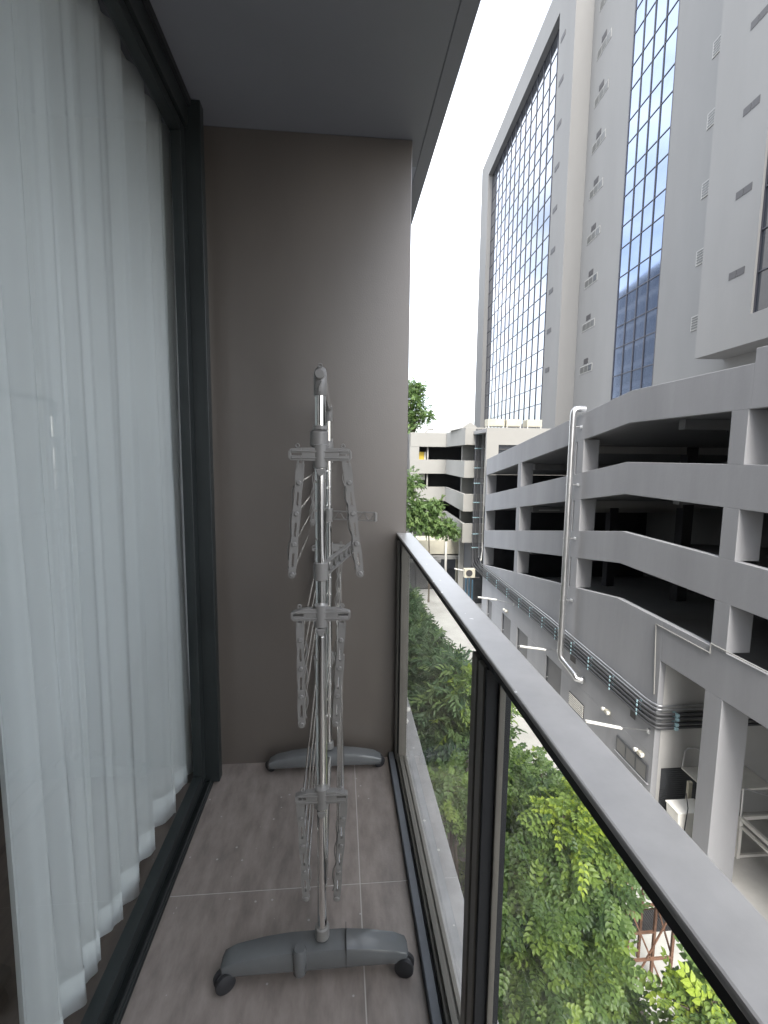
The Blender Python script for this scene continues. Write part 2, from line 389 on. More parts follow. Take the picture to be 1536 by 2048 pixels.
# sheer curtain: deep irregular pleats
ct = thing('sheer_curtain', 'white sheer curtain hanging in soft vertical pleats behind the glass door', 'curtain', (-.74, 1.6, 0))
pk = [.985, 1.10, 1.215, 1.335, 1.45, 1.585, 1.745, 1.93, 2.09, 2.22]
def fold(y, z):
    for i in range(len(pk)-1):
        if pk[i] <= y <= pk[i+1]:
            s = (y-pk[i])/(pk[i+1]-pk[i])
            a = .036+.012*math.sin(i*2.3)
            w_ = .5-.5*math.cos(2*math.pi*s**(.75+.2*math.sin(i*1.7)))
            sway = .006*math.sin(z*1.7+i*1.9)*(1-.6*z/2.8)
            return -.690-a*1.3*w_*(1-.25*z/2.8)+sway+.005*math.sin(9*s+i)+.003*math.sin(21*s+2*i)
    return -.71
def cloth(z0, z1, nz, off, thick=0):
    vs = []; fs = []; N = 380
    for j in range(nz+1):
        for i in range(N+1):
            t_ = i/N; y = pk[0]+t_*(pk[-1]-pk[0]); z = z0+(z1-z0)*j/nz
            x = fold(y, z)+off
            yy = y+.010*math.sin(y*31+1.0)*(1-z/2.8)+.012*math.sin(z*1.1+y*7)*(1-z/2.8)
            zz = z+(.012*math.sin(y*19)+.006*math.sin(y*43))*(1 if j == 0 else 0)
            vs.append((x, yy, zz))
    for j in range(nz):
        for i in range(N): a = j*(N+1)+i; fs.append((a, a+1, a+N+2, a+N+1))
    return MB().add(vs, fs)
cloth(.022, CEIL-.06, 26, 0).build('cloth', 'sheer', ct, smooth=True)
cloth(.022, .125, 3, .0018).build('hem', 'hem', ct, smooth=True)
MB().cyl((-.74, -1.2, CEIL-.04), (-.74, 2.25, CEIL-.04), .012, 10).build('curtain_track', 'white_paint', ct)

# ------------------------------------------------------------------ railing
rl = thing('glass_railing', 'dark metal balcony railing with glass panes and flat grey handrail', 'railing', (.3, .6, 0))
HZ = 1.140
MB().box(.269, .337, -1.2, YW-.002, HZ-.010, HZ).build('handrail', 'rail_metal', rl, bevel=.003)
MB().box(.280, .330, -1.2, YW-.002, HZ-.036, HZ-.010).build('handrail_shade_channel', 'gasket', rl)  # channel under the handrail, coloured near-black for the shade on its inner side
def post(y0, y1, x0=.272, x1=.326, m='frame_metal'):
    return MB().box(x0, x1, y0, y1, .02, HZ-.036).build('post', m, rl, bevel=.002)
PY = .905
post(PY+.002, PY+.036); MB().box(.278, .322, PY-.010, PY+.002, .02, HZ-.036).build('post_joint', 'gasket', rl)
post(PY-.044, PY-.010, m='frame_metal')
MB().box(.276, .3245, PY-.056, PY-.044, .03, HZ-.036).build('gasket', 'gasket', rl)
MB().box(.299, .311, PY-.064, PY-.056, .06, HZ-.036).build('glazing_bead', 'frame_tan', rl, bevel=.001)
post(YW-.055, YW-.004); MB().box(.280, .320, YW-.068, YW-.055, .06, HZ-.036).build('gasket', 'gasket', rl)
MB().box(.284, .316, YW-.084, YW-.068, .06, HZ-.036).build('glazing_bead', 'frame_tan', rl, bevel=.001)
post(-.72, -.68)
for a, b in ((PY+.038, YW-.086), (-.68, PY-.065)):
    MB().add([(.305, a, .05), (.305, a, HZ-.03), (.305, b, HZ-.03), (.305, b, .05)], [(0, 1, 2, 3)]).build('pane', 'pane', rl)
MB().box(XR+.002, XR+.028, -1.2, YW-.002, -.03, .030).build('floor_curb', 'curb_gray', rl, bevel=.003)
MB().box(XR+.031, XR+.037, -1.2, YW-.002, -.03, .022).build('gasket', 'gasket', rl)
MB().box(XR+.037, XR+.070, -1.2, YW-.002, -.03, .040).build('bottom_rail', 'frame_metal', rl, bevel=.002)
MB().box(.286, .299, -1.2, YW-.086, .040, .062).build('glazing_bead', 'frame_tan', rl, bevel=.001)
MB().box(.3105, .322, -1.2, YW-.086, -.02, .058).build('glazing_bead', 'frame_tan', rl, bevel=.001)

for i, (u, v) in enumerate(((816, 1418), (813, 1442))):
    p = onz(u, v, .006); m = MB(); rr = (.014, .011)[i]
    m.tube([(p.x, p.y, -.006), (p.x, p.y, .002), (p.x+.003, p.y, .010), (p.x+.002, p.y, .018)], [rr*.7, rr, rr*.8, rr*.3], 9)
    tag(m.build('paper_scrap', 'white_paint', smooth=True), ['larger crumpled white scrap lying on the ledge outside the glass', 'smaller crumpled white scrap lying on the ledge outside the glass'][i], 'litter', 'scraps on the ledge')

# ------------------------------------------------------------------ clothes airer
YF, YB, XP = 1.268, 2.185, -.050
rk = thing('clothes_airer', 'tall grey and steel folding clothes airer on castors with its wings folded down', 'clothes airer', (XP, 1.72, 0))
def foot(yc, sgn):
    cx0 = -.068; prof = [(-.268,.052,.070,.020),(-.262,.046,.080,.030),(-.23,.046,.094,.034),(-.15,.048,.110,.036),(-.08,.048,.117,.037),(0,.048,.118,.037),(.08,.048,.117,.037),(.15,.048,.110,.036),(.23,.046,.094,.034),(.262,.046,.080,.030),(.268,.052,.070,.020)]
    vs = []; fs = []; K = 12
    for x, zb, zt, hd in prof:
        zc, hh = (zb+zt)/2-.010, (zt-zb)/2
        for k in range(K):
            a = 2*math.pi*(k+.5)/K; c, s_ = math.cos(a), math.sin(a)
            ex = .45
            vs.append((cx0+x, yc+hd*math.copysign(abs(c)**ex, c), zc+hh*math.copysign(abs(s_)**ex, s_)))
    for i in range(len(prof)-1):
        for k in range(K): fs.append((i*K+k, i*K+(k+1) % K, (i+1)*K+(k+1) % K, (i+1)*K+k))
    fs += [tuple(range(K)), tuple(range((len(prof)-1)*K+K-1, (len(prof)-1)*K-1, -1))]
    m = MB().add(vs, [f[::-1] for f in fs]); ft = m.build('foot', 'plastic_dark', rk, smooth=True)
    # hinge boss and seams
    MB().tube([(XP-.062, yc-.034*sgn, .040), (XP-.062, yc-.034*sgn, .046), (XP-.062, yc-.034*sgn, .112), (XP-.062, yc-.034*sgn, .120)], [.014, .019, .019, .015], 18).build('hinge_boss', 'plastic_dark', ft, smooth=True)
    MB().box(XP+.068, XP+.0692, yc-.0375, yc+.0375, .047, .1165).build('seam', 'gasket', ft)
    MB().cyl((XP, yc, .116), (XP, yc, .150), .0205, 20).build('pole_socket', 'plastic', ft, smooth=True, bevel=.002)
    for sx, yaw in ((-1, .5*sgn), (1, -.25*sgn)):
        x = cx0+sx*.245; d = Vector((math.cos(yaw), math.sin(yaw), 0)); n_ = Vector((-d.y, d.x, 0)); c = Vector((x, yc-.02*sgn, .0277))+d*sx*.012
        ca = MB()
        for q in (-1, 1):
            ca.tube([c+n_*q*.004, c+n_*q*.006, c+n_*q*.016, c+n_*q*.019], [.021, .0275, .0275, .020], 20)
        wheel = ca.build('caster', 'rubber', rk, smooth=True)
        MB().tube([c+n_*-.0038, c+n_*.0038], .021, 16).build('housing', 'plastic_dark', wheel, smooth=True)
        MB().cyl((c.x-d.x*sx*.008, c.y-d.y*sx*.008, .03), (c.x-d.x*sx*.008, c.y-d.y*sx*.008, .06), .009, 12).build('stem', 'plastic_dark', wheel)
foot(YF, 1); foot(YB, -1)
PT = 1.655
for yp, fr in ((YF, 1), (YB, -1)):
    MB().cyl((XP, yp, .13), (XP, yp, PT+.02), .0142, 24).build('pole', 'steel', rk, smooth=True)
    MB().cyl((XP, yp, .62), (XP, yp, 1.02), .0152, 24).build('pole_sleeve', 'steel', rk, smooth=True)
    # elbow at the top: socket, round boss, small ring
    e = MB(); e.tube([(XP, yp, PT-.004), (XP, yp, PT-.001), (XP, yp, PT+.035), (XP, yp+.006*fr, PT+.050), (XP, yp+.02*fr, PT+.058), (XP, yp+.05*fr, PT+.060)], [.0150, .0165, .0165, .0165, .0155, .0145], 20)
    el = e.build('elbow', 'plastic', rk, smooth=True)
    MB().tube([(XP-.001, yp-.010*fr, PT+.048), (XP-.001, yp-.020*fr, PT+.048), (XP-.001, yp-.023*fr, PT+.048)], [.0135, .0135, .0105], 20).build('elbow_cap', 'plastic', el, smooth=True)
    MB().tube([(XP+.005*math.cos(a), yp, PT+.071+.005*math.sin(a)) for a in [k*.785 for k in range(8)]], .0018, 6, closed=True).build('ring', 'plastic', el, smooth=True)
    MB().tube([(XP-.003, yp-.016*fr, PT+.006), (XP-.002, yp-.019*fr, PT+.016), (XP+.004, yp-.019*fr, PT+.03)], .003, 8).build('latch', 'plastic', el, smooth=True)
    # collar that locks the telescopic tube
    co = MB(); co.tube([(XP-.003, yp, 1.522), (XP-.003, yp, 1.526), (XP-.003, yp, 1.560), (XP-.003, yp, 1.566)], [.019, .0235, .0235, .018], 22)
    cl = co.build('collar', 'plastic', rk, smooth=True)
    MB().tube([(XP+.0, yp-.006*fr, 1.566), (XP+.0, yp-.006*fr, 1.576)], .019, 18).build('collar_lip', 'plastic', cl, smooth=True)
    MB().tube([(XP+.004, yp-.006*fr, 1.512), (XP+.004, yp-.006*fr, 1.524)], .0205, 18).build('collar_lip', 'plastic', cl, smooth=True)
MB().cyl((XP, YF+.04, PT+.060), (XP, YB-.04, PT+.060), .0125, 16).build('top_bar', 'steel', rk, smooth=True)
MB().cyl((XP, YF+.03, .085), (XP, YB-.03, .085), .0110, 16).build('base_bar', 'steel', rk, smooth=True)

def wing_bar(p0, p1, yc, side, fr):
    """flat plastic end bar with slots between its four rod buttons"""
    p0 = Vector((p0[0], 0, p0[1])); p1 = Vector((p1[0], 0, p1[1])); L = (p1-p0).length; d = (p1-p0)/L; nrm = Vector((d.z, 0, -d.x))
    hw = .0098; th = .0045; m = MB()
    def quad(a0, a1, b0, b1, y0=-th, y1=th):
        """strip between along a0..a1 and across b0..b1"""
        def P(a, b, y): wv = 1+.10*math.sin(a/L*18); q = p0+d*a+nrm*b*wv; return (q.x, yc+y, q.z)
        N = 5
        for i in range(N):
            s0 = a0+(a1-a0)*i/N; s1 = a0+(a1-a0)*(i+1)/N
            vs = [P(s0,b0,y0),P(s1,b0,y0),P(s1,b1,y0),P(s0,b1,y0),P(s0,b0,y1),P(s1,b0,y1),P(s1,b1,y1),P(s0,b1,y1)]
            fs = [(0,1,2,3),(7,6,5,4),(0,4,5,1),(3,2,6,7)]
            if i == 0: fs.append((0,3,7,4))
            if i == N-1: fs.append((1,5,6,2))
            m.add(vs, fs)
    bt = [.16*L, .42*L, .68*L, .94*L]
    cur = 0
    for i in range(3):
        s0, s1 = bt[i]+.26*L*.30, bt[i]+.26*L*.74
        quad(cur, s0, -hw, hw); quad(s0, s1, -hw, -hw*.28); quad(s0, s1, hw*.28, hw); cur = s1
    quad(cur, bt[3], -hw, hw)
    c = p0+d*bt[3]; N = 10; rr = hw*1.0
    ring = [c+(d*math.cos(a)+nrm*math.sin(a))*rr for a in [2*math.pi*k/14 for k in range(14)]]
    m.tube([(c.x, yc-th-.0004, c.z), (c.x, yc+th+.0004, c.z)], hw*1.06, 18)
    bar = m.build('wing_bar', 'plastic', rk)
    # clevis fork at the top of the bar
    MB().box(p0.x-.0085, p0.x-.0045, yc-.006, yc+.006, p0.z-.012, p0.z+.012).box(p0.x+.0045, p0.x+.0085, yc-.006, yc+.006, p0.z-.012, p0.z+.012).build('clevis', 'plastic', bar)
    pts = []
    for b in bt:
        c = p0+d*b; pts.append(c)
        MB().tube([(c.x, yc-th*fr, c.z), (c.x, yc-(th+.002)*fr, c.z), (c.x, yc-(th+.0034)*fr, c.z)], [.0064, .0064, .0048], 16).build('button', 'plastic', bar, smooth=True)
    # wavy hanger hooks beside the bar
    hk = []
    for i in range(37):
        a = L*(.20+.72*i/36); ph = i/36*3*2*math.pi
        q = p0+d*a+nrm*side*(hw-.001+.0075*(.5+.5*math.sin(ph)))
        hk.append((q.x, yc+.010*fr, q.z+.004*math.cos(ph)))
    MB().tube(hk, .0020, 6).build('hook_strip', 'plastic', bar, smooth=True)
    return pts
def bracket(zc, w_, yc, fr, taper):
    m = MB(); y0, y1 = yc-.010, yc+.010; h = .017
    # centre block, two rails and end caps leave a slot near each tip
    for s in (-1, 1):
        xa, xb, xc, xd = 0, w_*.58, w_*.92, w_
        def X(v): return XP+s*v
        m.prism([(X(xa), zc-h), (X(xb), zc-h*.96), (X(xb), zc+h*.96), (X(xa), zc+h)], 1, y0, y1)
        m.prism([(X(xb), zc+h*.22), (X(xc), zc+h*.18), (X(xc), zc+h*taper), (X(xb), zc+h*.96)], 1, y0, y1)
        m.prism([(X(xb), zc-h*.96), (X(xc), zc-h*.9), (X(xc), zc-h*.16), (X(xb), zc-h*.18)], 1, y0, y1)
        m.prism([(X(xc), zc-h*.9), (X(xd), zc-h*.5), (X(xd), zc+h*.35), (X(xc), zc+h*taper)], 1, y0, y1)
        m.prism([(X(xa), zc+h*.30), (X(w_*.9), zc+h*.45), (X(w_*.9), zc+h*.62), (X(xa), zc+h*.52)], 1, yc-.0125*fr, yc-.008*fr)
        m.prism([(X(xa), zc-h*.62), (X(w_*.9), zc-h*.62), (X(w_*.9), zc-h*.45), (X(xa), zc-h*.45)], 1, yc-.0125*fr, yc-.008*fr)
    m.tube([(XP, yc+.004*fr, zc-.03), (XP, yc+.004*fr, zc+.02)], .0184, 20)
    b = m.build('bracket', 'plastic', rk, bevel=.001)
    MB().tube([(XP, yc+.004*fr, zc-.035), (XP, yc+.004*fr, zc-.033), (XP, yc+.004*fr, zc+.024), (XP, yc+.004*fr, zc+.026)], [.0165, .0188, .0188, .0165], 20).build('sleeve', 'plastic', b, smooth=True)
    MB().prism([(XP-.012, zc-.036), (XP+.012, zc-.036), (XP+.008, zc-.050), (XP, zc-.056), (XP-.008, zc-.050)], 1, yc-.018*fr, yc-.012*fr).build('thumb_tab', 'plastic', b, bevel=.002)
    for s in (-1, 1):
        x = XP+s*w_*.72
        MB().tube([(x+.0045*math.cos(a), yc, zc+h+.0045+.005*math.sin(a)) for a in [k*.785 for k in range(8)]], .0020, 6, closed=True).build('ear', 'plastic', b, smooth=True)
TIERS = [ # bracket z, half width, (left bar top, bottom) px, (right bar top, bottom) px
    (909, .080, (601, 927, 583, 1162), (694, 927, 722, 1160), .85),
    (1227, .078, (600, 1244, 604, 1460), (684, 1244, 671, 1458), .55),
    (1590, .072, (600, 1602, 613, 1806), (688, 1602, 673, 1806), .55)]
for (py, hw_, lb, rb, tp) in TIERS:
    zc = ony(645, py, YF-.01).z
    bracket(zc, hw_, YF-.014, 1, tp); bracket(zc, hw_, YB+.014, -1, tp)
    for side, q in ((-1, lb), (1, rb)):
        a = ony(q[0], q[1], YF-.016); b = ony(q[2], q[3], YF-.016)
        pf = wing_bar((a.x, a.z), (b.x, b.z), YF-.016, (side if py > 1000 else 1), 1)
        pr = wing_bar((a.x, a.z), (b.x, b.z), YB+.016, (side if py > 1000 else 1), -1)
        for p, r in zip(pf, pr):
            MB().cyl((p.x, YF-.012, p.z), (r.x, YB+.012, r.z), .0038, 10).build('rod', 'steel', rk, smooth=True)
def arm(p0, p1, h):
    p0, p1 = Vector(p0), Vector(p1); L = (p1-p0).length; d = (p1-p0)/L; up = Vector((0, 0, 1))
    m = MB(); m.beam(p0+up*h/2, p1+up*h/2, .012, .005); m.beam(p0-up*h/2, p1-up*h/2, .012, .005)
    n_ = max(6, int(L/.028))
    for i in range(n_):
        a = p0+d*L*(i+.1)/n_; b = p0+d*L*(i+.9)/n_
        m.beam(a+up*h*.45*(1 if i % 2 else -1), b-up*h*.45*(1 if i % 2 else -1), .006, .003)
    m.cyl(p1+Vector((0, 0, -h*.5)), p1+Vector((0, 0, h*.5)), .0075, 12)
    return m.build('hanger_arm', 'plastic', rk)
za = ony(645, 1142, YF).z
MB().tube([(XP, YF, za-.024), (XP, YF, za-.022), (XP, YF, za+.022), (XP, YF, za+.024)], [.017, .0195, .0195, .017], 20).build('arm_collar', 'plastic', rk, smooth=True)
e1 = onz(707, 1092, za)
arm((XP+.008, YF+.018, za), e1, .034)
zb = ony(690, 1030, YB).z
MB().cyl((XP, YB, zb-.03), (XP, YB, zb+.03), .019, 18).build('arm_collar', 'plastic', rk, smooth=True)
eb = ony(751, 1034, YB-.10); arm((XP+.02, YB-.005, zb), eb, .036)

# ------------------------------------------------------------------ parking garage
gar = thing('parking_garage', 'grey multi-storey parking garage with sloping ramp bands and dark openings', 'building', (XG+6, 18, G))
YB0, YEND, YNEAR = 16.7, 33.55, -6.0
def lev(y): return 0 if y <= YB0 else -.151*(y-YB0)
def strip(z0, z1, ya=YNEAR, yb=YEND):
    ys_ = [ya]+([YB0] if ya < YB0 < yb else [])+[yb]
    f0 = z0 if callable(z0) else (lambda y: z0+lev(y)); f1 = z1 if callable(z1) else (lambda y: z1+lev(y))
    return [(y, f0(y)) for y in ys_]+[(y, f1(y)) for y in reversed(ys_)]
T = .2
ROWS = [(2.79, 1.40), (.245, -1.12), (-2.31, -3.63)]
MB().prism(strip(2.79, 3.92, 11.53), 0, XG, XG+T).build('parapet', 'paint', gar, bevel=.012)
MB().prism(strip(2.79, 4.27, YNEAR, 11.53), 0, XG, XG+T).build('parapet', 'paint', gar, bevel=.012)
MB().prism(strip(.245, 1.40), 0, XG, XG+T).build('spandrel', 'paint', gar, bevel=.012)
MB().prism(strip(-2.31, -1.12), 0, XG, XG+T).build('spandrel', 'paint', gar, bevel=.012)
# ground storey wall: up to the lowest sill, doors cut out of its foot, big openings towards the viewer
DT = -8.27
MB().prism(strip(lambda y: DT, lambda y: -3.63+lev(y), 14.1, YEND), 0, XG, XG+T).build('ground_storey_wall', 'paint', gar, bevel=.012)
MB().prism(strip(-4.93, -3.63, YNEAR, 14.1), 0, XG, XG+T).build('beam', 'paint', gar, bevel=.012)
doors = [(31.2, 32.3), (27.55, 29.16), (24.85, 26.5), (20.76, 22.52)]
edges = [14.1]
for a, b in sorted(doors): edges += [a, b]
edges.append(YEND)
for a, b in zip(edges[0::2], edges[1::2]): MB().box(XG, XG+T, a, b, G, DT).build('ground_storey_wall', 'paint', gar)
for i, (a, b) in enumerate(doors):
    d_ = MB().box(XG+.10, XG+.14, a, b, G, DT).build('door', 'door_gray', gar)
    MB().box(XG+.07, XG+.098, a, a+.06, G, DT).box(XG+.07, XG+.098, b-.06, b, G, DT).box(XG+.07, XG+.098, a+.06, b-.06, DT-.06, DT).build('door_frame', 'dark_gray', d_)
    MB().cyl((XG+.05, b-.15, G+1.05), (XG+.1, b-.15, G+1.05), .03, 10).build('handle', 'galv', d_)
COLS = [(33.30, 33.55), (26.88, 27.42), (20.545, 21.20), (19.88, 20.43), (11.58, 12.12), (4.9, 5.45), (-1.8, -1.25)]
for top, sill in ROWS:
    for a, b in COLS:
        c_ = MB().prism([(a, sill+lev(a)), (b, sill+lev(b)), (b, top+lev(b)), (a, top+lev(a))], 0, XG, XG+.69)
        c_.build('column', 'paint', gar, bevel=.008)
for a, b in ((11.55, 12.17), (4.8, 5.5), (-2, -1.3)):
    MB().box(XG, XG+.83, a, b, G, -4.932).build('pillar', 'paint', gar, bevel=.012)
# decks and ceilings behind the bands
for k, (zt, zb_) in enumerate(((3.0, 2.86), (.52, .32), (-2.02, -2.22), (-4.60, -4.80))):
    MB().prism(strip(zb_, zt, YNEAR, YEND), 0, XG+T+.002, XG+14).build('deck', 'soffit', gar)
    if k < 3:
        for i in range(7):
            y = -3+i*6.2
            if y > 33: break
            MB().box(XG+1.2, XG+12, y-.15, y+.15, zb_+lev(y)-.34, zb_+lev(y)-.002).build('ceiling_beam', 'soffit', gar)
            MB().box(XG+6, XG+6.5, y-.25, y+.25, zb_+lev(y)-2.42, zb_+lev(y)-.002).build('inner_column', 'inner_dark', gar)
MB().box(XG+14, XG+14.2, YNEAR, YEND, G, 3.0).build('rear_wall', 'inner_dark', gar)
MB().box(XG+T, XG+14, YNEAR-.2, YNEAR, G, 4.2).build('side_wall', 'paint', gar)
MB().box(XG+.7, XG+14, YEND-.15, YEND-.001, G, .3).build('side_wall', 'inner_dark', gar)
# cross wall with the roller shutter in the ground storey
SX0, SX1, SZ = 10.60, 13.2, -8.66
MB().box(XG+T+.002, SX0, 14.1, 14.3, G, -4.802).build('cross_wall', 'paint_inner', gar)
MB().box(SX0, SX1, 14.1, 14.3, SZ, -4.802).build('cross_wall', 'paint_inner', gar)
MB().box(SX1, XG+14, 14.1, 14.3, G, -4.802).build('cross_wall', 'paint_inner', gar)
sh = MB()
for i in range(24):
    z0 = G+i*(SZ-G)/24; sh.prism([(14.20, z0), (14.17, z0+.01), (14.17, z0+.055), (14.20, z0+.07), (14.23, z0+.07), (14.23, z0)], 0, SX0, SX1)
sh.build('roller_shutter', 'dark_gray', gar)
MB().box(XG+5.2, XG+5.4, YNEAR, 14.1, G, -4.802).build('inner_wall', 'paint_inner', gar)
MB().box(XG+5.15, XG+5.198, 11.2, 12.0, G, G+2.1).build('inner_door', 'dark_gray', gar)
# louvre, small vents and the three-pane window in the ground storey wall
lv = MB().box(XG-.012, XG-.002, 18.56, 19.9, -9.46, -8.86).build('louvre', 'louver', gar)
for i in range(7): MB().box(XG-.035, XG-.0125, 18.6, 19.86, -9.43+i*.08, -9.395+i*.08).build('slat', 'white_paint', lv)
for a, b, z0, z1 in ((15.14, 15.44, -7.56, -7.30), (19.5, 20.0, -7.45, -7.05)):
    MB().box(XG-.012, XG-.002, a, b, z0, z1).build('vent', 'louver', gar, bevel=.004)
wn = MB().box(XG-.045, XG-.002, 14.27, 16.1, -9.27, -8.66).build('window', 'dark_gray', gar, bevel=.006)
for i in range(3): MB().box(XG-.05, XG-.046, 14.35+i*.59, 14.86+i*.59, -9.2, -8.74).build('pane', 'ac_pane', wn)
MB().box(XG-.07, XG-.002, 14.2, 16.15, -9.31, -9.275).build('window_sill', 'paint', gar, bevel=.006)

# roof block behind the ramp and its rooftop units
rb_ = thing('roof_block', 'low grey block with a dark window behind the garage ramp', 'building', (13, 36, G))
P0 = 34.0
MB().box(10.37, 11.26, P0, P0+.2, -2, 3.62).build('wall', 'far_paint', rb_)
MB().box(12.93, 22, P0, P0+.2, -2, 3.62).build('wall', 'far_paint', rb_)
MB().box(11.26, 12.93, P0, P0+.2, -2, .4).build('wall', 'far_paint', rb_)
MB().box(11.26, 12.93, P0, P0+.2, 2.42, 3.62).build('wall', 'far_paint', rb_)
MB().box(11.26, 12.93, P0+.15, P0+.19, .4, 2.42).build('window', 'own_glass', rb_)
MB().box(11.26, 12.93, P0+.06, P0+.12, 2.08, 2.14).build('window_bar', 'louver', rb_)
MB().box(10.37, 22, P0+.2, 44, 3.3, 3.55).build('roof', 'soffit', rb_)
for i, (xa, xb) in enumerate(((10.95, 12.22), (12.36, 13.5), (13.95, 15.1))):
    u = thing('rooftop_unit', ['wide cream rooftop unit on legs beside the conduit riser', 'cream rooftop unit on legs, middle of three behind the ramp', 'cream rooftop unit on legs against the grey tower'][i], 'air conditioner', ((xa+xb)/2, 36, 3.55), 'rooftop units behind the ramp')
    MB().box(xa, xb, 35.7, 36.6, 3.84, 4.36).build('casing', 'cream', u, bevel=.02)
    for x in (xa+.03, xb-.09):
        for y in (35.72, 36.52): MB().box(x, x+.06, y, y+.06, 3.55, 3.84).build('leg', 'white_paint', u)
    MB().box(xa+.12, xb-.15, 35.69, 35.699, 3.92, 4.28).build('grille', 'cream', u)

# galvanised rain pipe
px_ = XG-.40
yp = onx(1146, 840, px_).y
rp = thing('rain_pipe', 'shiny galvanised rain pipe running down the garage front', 'pipe', (px_, yp, -8))
zt_ = onx(1160, 815, px_).z
pts = [(XG+.12, yp, zt_), (px_+.25, yp, zt_), (px_+.10, yp, zt_-.03), (px_+.02, yp, zt_-.12), (px_, yp, zt_-.28), (px_, yp, -7.15)]
MB().tube(pts, .13, 18).build('pipe', 'galv', rp, smooth=True)
pb_ = onx(1152, 1358, px_+.1); pe_ = onx(1163, 1360, px_+.30)
MB().tube([(px_, yp, -7.10), (px_, yp-.02, -7.22), (px_+.02, yp-.1, -7.4), (pb_.x-.01, pb_.y+.12, pb_.z+.14), (pb_.x+.02, pb_.y, pb_.z+.02), (pb_.x+.12, pb_.y-.04, pb_.z), (XG-.02, pe_.y, pe_.z)], .13, 18).build('offset_bend', 'galv', rp, smooth=True)
MB().cyl((XG-.10, pe_.y, pe_.z), (XG-.04, pe_.y, pe_.z), .15, 18).build('flange', 'galv', rp, smooth=True)
for py in (853, 971, 1083, 1216):
    c = onx(1150, py, px_); 
    MB().cyl((px_+.09, yp, c.z), (XG-.005, yp, c.z), .028, 10).build('standoff', 'galv', rp, smooth=True)
    MB().cyl((px_, yp, c.z-.03), (px_, yp, c.z+.03), .143, 18).build('clamp', 'galv', rp, smooth=True)
    MB().box(XG-.03, XG-.002, yp-.10, yp+.10, c.z-.06, c.z+.06).build('wall_plate', 'galv', rp, bevel=.01)
for z in (1.6, -.9, -3.6, -5.4): MB().cyl((px_, yp, z-.02), (px_, yp, z+.02), .137, 18).build('joint', 'galv', rp, smooth=True)

# conduit bundle: riser on the far building, run along the garage, turn into the opening
cb = thing('conduit_bundle', 'bundle of grey conduits with pale blue clips along the garage front', 'conduits', (XG-.1, 24, -6.6))
zc_ = [-6.14, -6.27, -6.42, -6.56, -6.74, -6.88]
for i, z in enumerate(zc_):
    r = (.030, .030, .050, .050, .052, .052)[i]; o_ = XG-.05-r
    dz = (-.30, -.30, -.30, -.30, -.30, -.30)[i]
    xr = (11.10, 11.00, 10.88, 10.76, 10.62, 10.50)[i]
    pts = [(xr, 37.22-r, 3.7), (xr, 37.22-r, z+.1), (xr-.01, 37.1-r, z-.1), (xr-.08, 36.6, z-.12), (o_+.05, 33.9, z-.03), (o_, 33.3, z), (o_, 22, z-.07), (o_, 14.6, z+dz), (o_+.02, 14.28, z+dz), (o_+.09, 14.10-r-.01, z+dz), (o_+.2, 14.05-r, z+dz), (16.2, 14.05-r, z+dz)]
    MB().tube(pts, r, 10).build('conduit', 'conduit' if i < 2 else 'conduit_dark', cb, smooth=True)
def clip_at(y, k, f=1):
    for i in range(2, 6):
        m = MB(); r = .052; z = zc_[i]+(-.07*(33.4-y)/11.4 if y > 22 else -.07-.23*(22-y)/7.4)
        m.box(XG-.05-2*r-.012, XG-.003, y-.03*f, y+.03*f, z-r*.7, z+r*.7)
        m.build('clip', 'clip', cb)
for k, y in enumerate((32, 30, 28, 26, 24.4, 22.8, 21.3, 19.7, 18.2, 16.6, 14.9)): clip_at(y, k)
for i in range(2, 6): MB().box(10.83, 10.93, 13.88, 14.095, zc_[i]-.30-.045, zc_[i]-.30+.045).build('clip', 'clip', cb)
for z in (3.3, 2.2, .7, -.5, -2.0, -3.2, -4.5, -5.6):
    for xr in (10.88, 10.76, 10.62, 10.50): MB().box(xr-.045, xr+.045, 37.08, 37.24, z-.035, z+.035).build('clip', 'clip', cb)
    MB().box(10.40, 11.3, 37.25, 37.29, z-.03, z+.03).build('cross_bar', 'galv', cb)
tag(MB().tube([(11.55, 37.2, 4.0), (11.35, 37.2, 4.0), (11.28, 37.2, 3.9), (11.28, 37.2, -5.2), (11.1, 36.5, -5.7), (10.2, 33.8, -5.9)], .05, 10).build('white_vent_pipe', 'white_paint', smooth=True), 'thin white pipe beside the conduit riser on the far building', 'pipe')
# thin white cable pipe that steps around the sill of the last bay
cp = [onx(1308, 1388, XG-.03), onx(1312, 1248, XG-.03), onx(1420, 1306, XG-.03), onx(1422, 1287, XG-.03), onx(1536, 1345, XG-.03)]
a = onx(1536, 1345, XG-.03)
tag(MB().tube(cp, .018, 8).build('cable_pipe', 'far_paint', smooth=True), 'thin white cable pipe stepping under the lowest garage sill', 'pipe')

# strip lamps on arms
def strip_lamp(pw, pl0, pl1, label):
    a = onx(*pw, XG); y = a.y
    p0, p1 = ony(*pl0, y), ony(*pl1, y)
    # keep the lamp square to the wall: height from its far end
    t_ = thing('strip_lamp', label, 'lamp', (XG, y, a.z), 'strip lamps on arms along the alley')
    MB().tube([(XG-.02, y, a.z), (XG-.15, y, a.z+.02), (p1.x-.1, y, p1.z+.03)], .018, 8).build('arm', 'galv', t_, smooth=True)
    lb_ = MB().beam(p0, p1, .13, .05).build('housing', 'lamp_white', t_, bevel=.01)
    MB().cyl(p0-Vector((0, 0, .045)), p1-Vector((0, 0, .045)), .022, 10).build('tube', 'lamp_white', t_, smooth=True)
    MB().box(XG-.06, XG-.003, y-.06, y+.06, a.z-.10, a.z+.06).build('junction_box', 'galv', t_, bevel=.008)
strip_lamp((948, 1148), (909, 1137), (938, 1143), 'white strip lamp on an arm below the conduit riser')
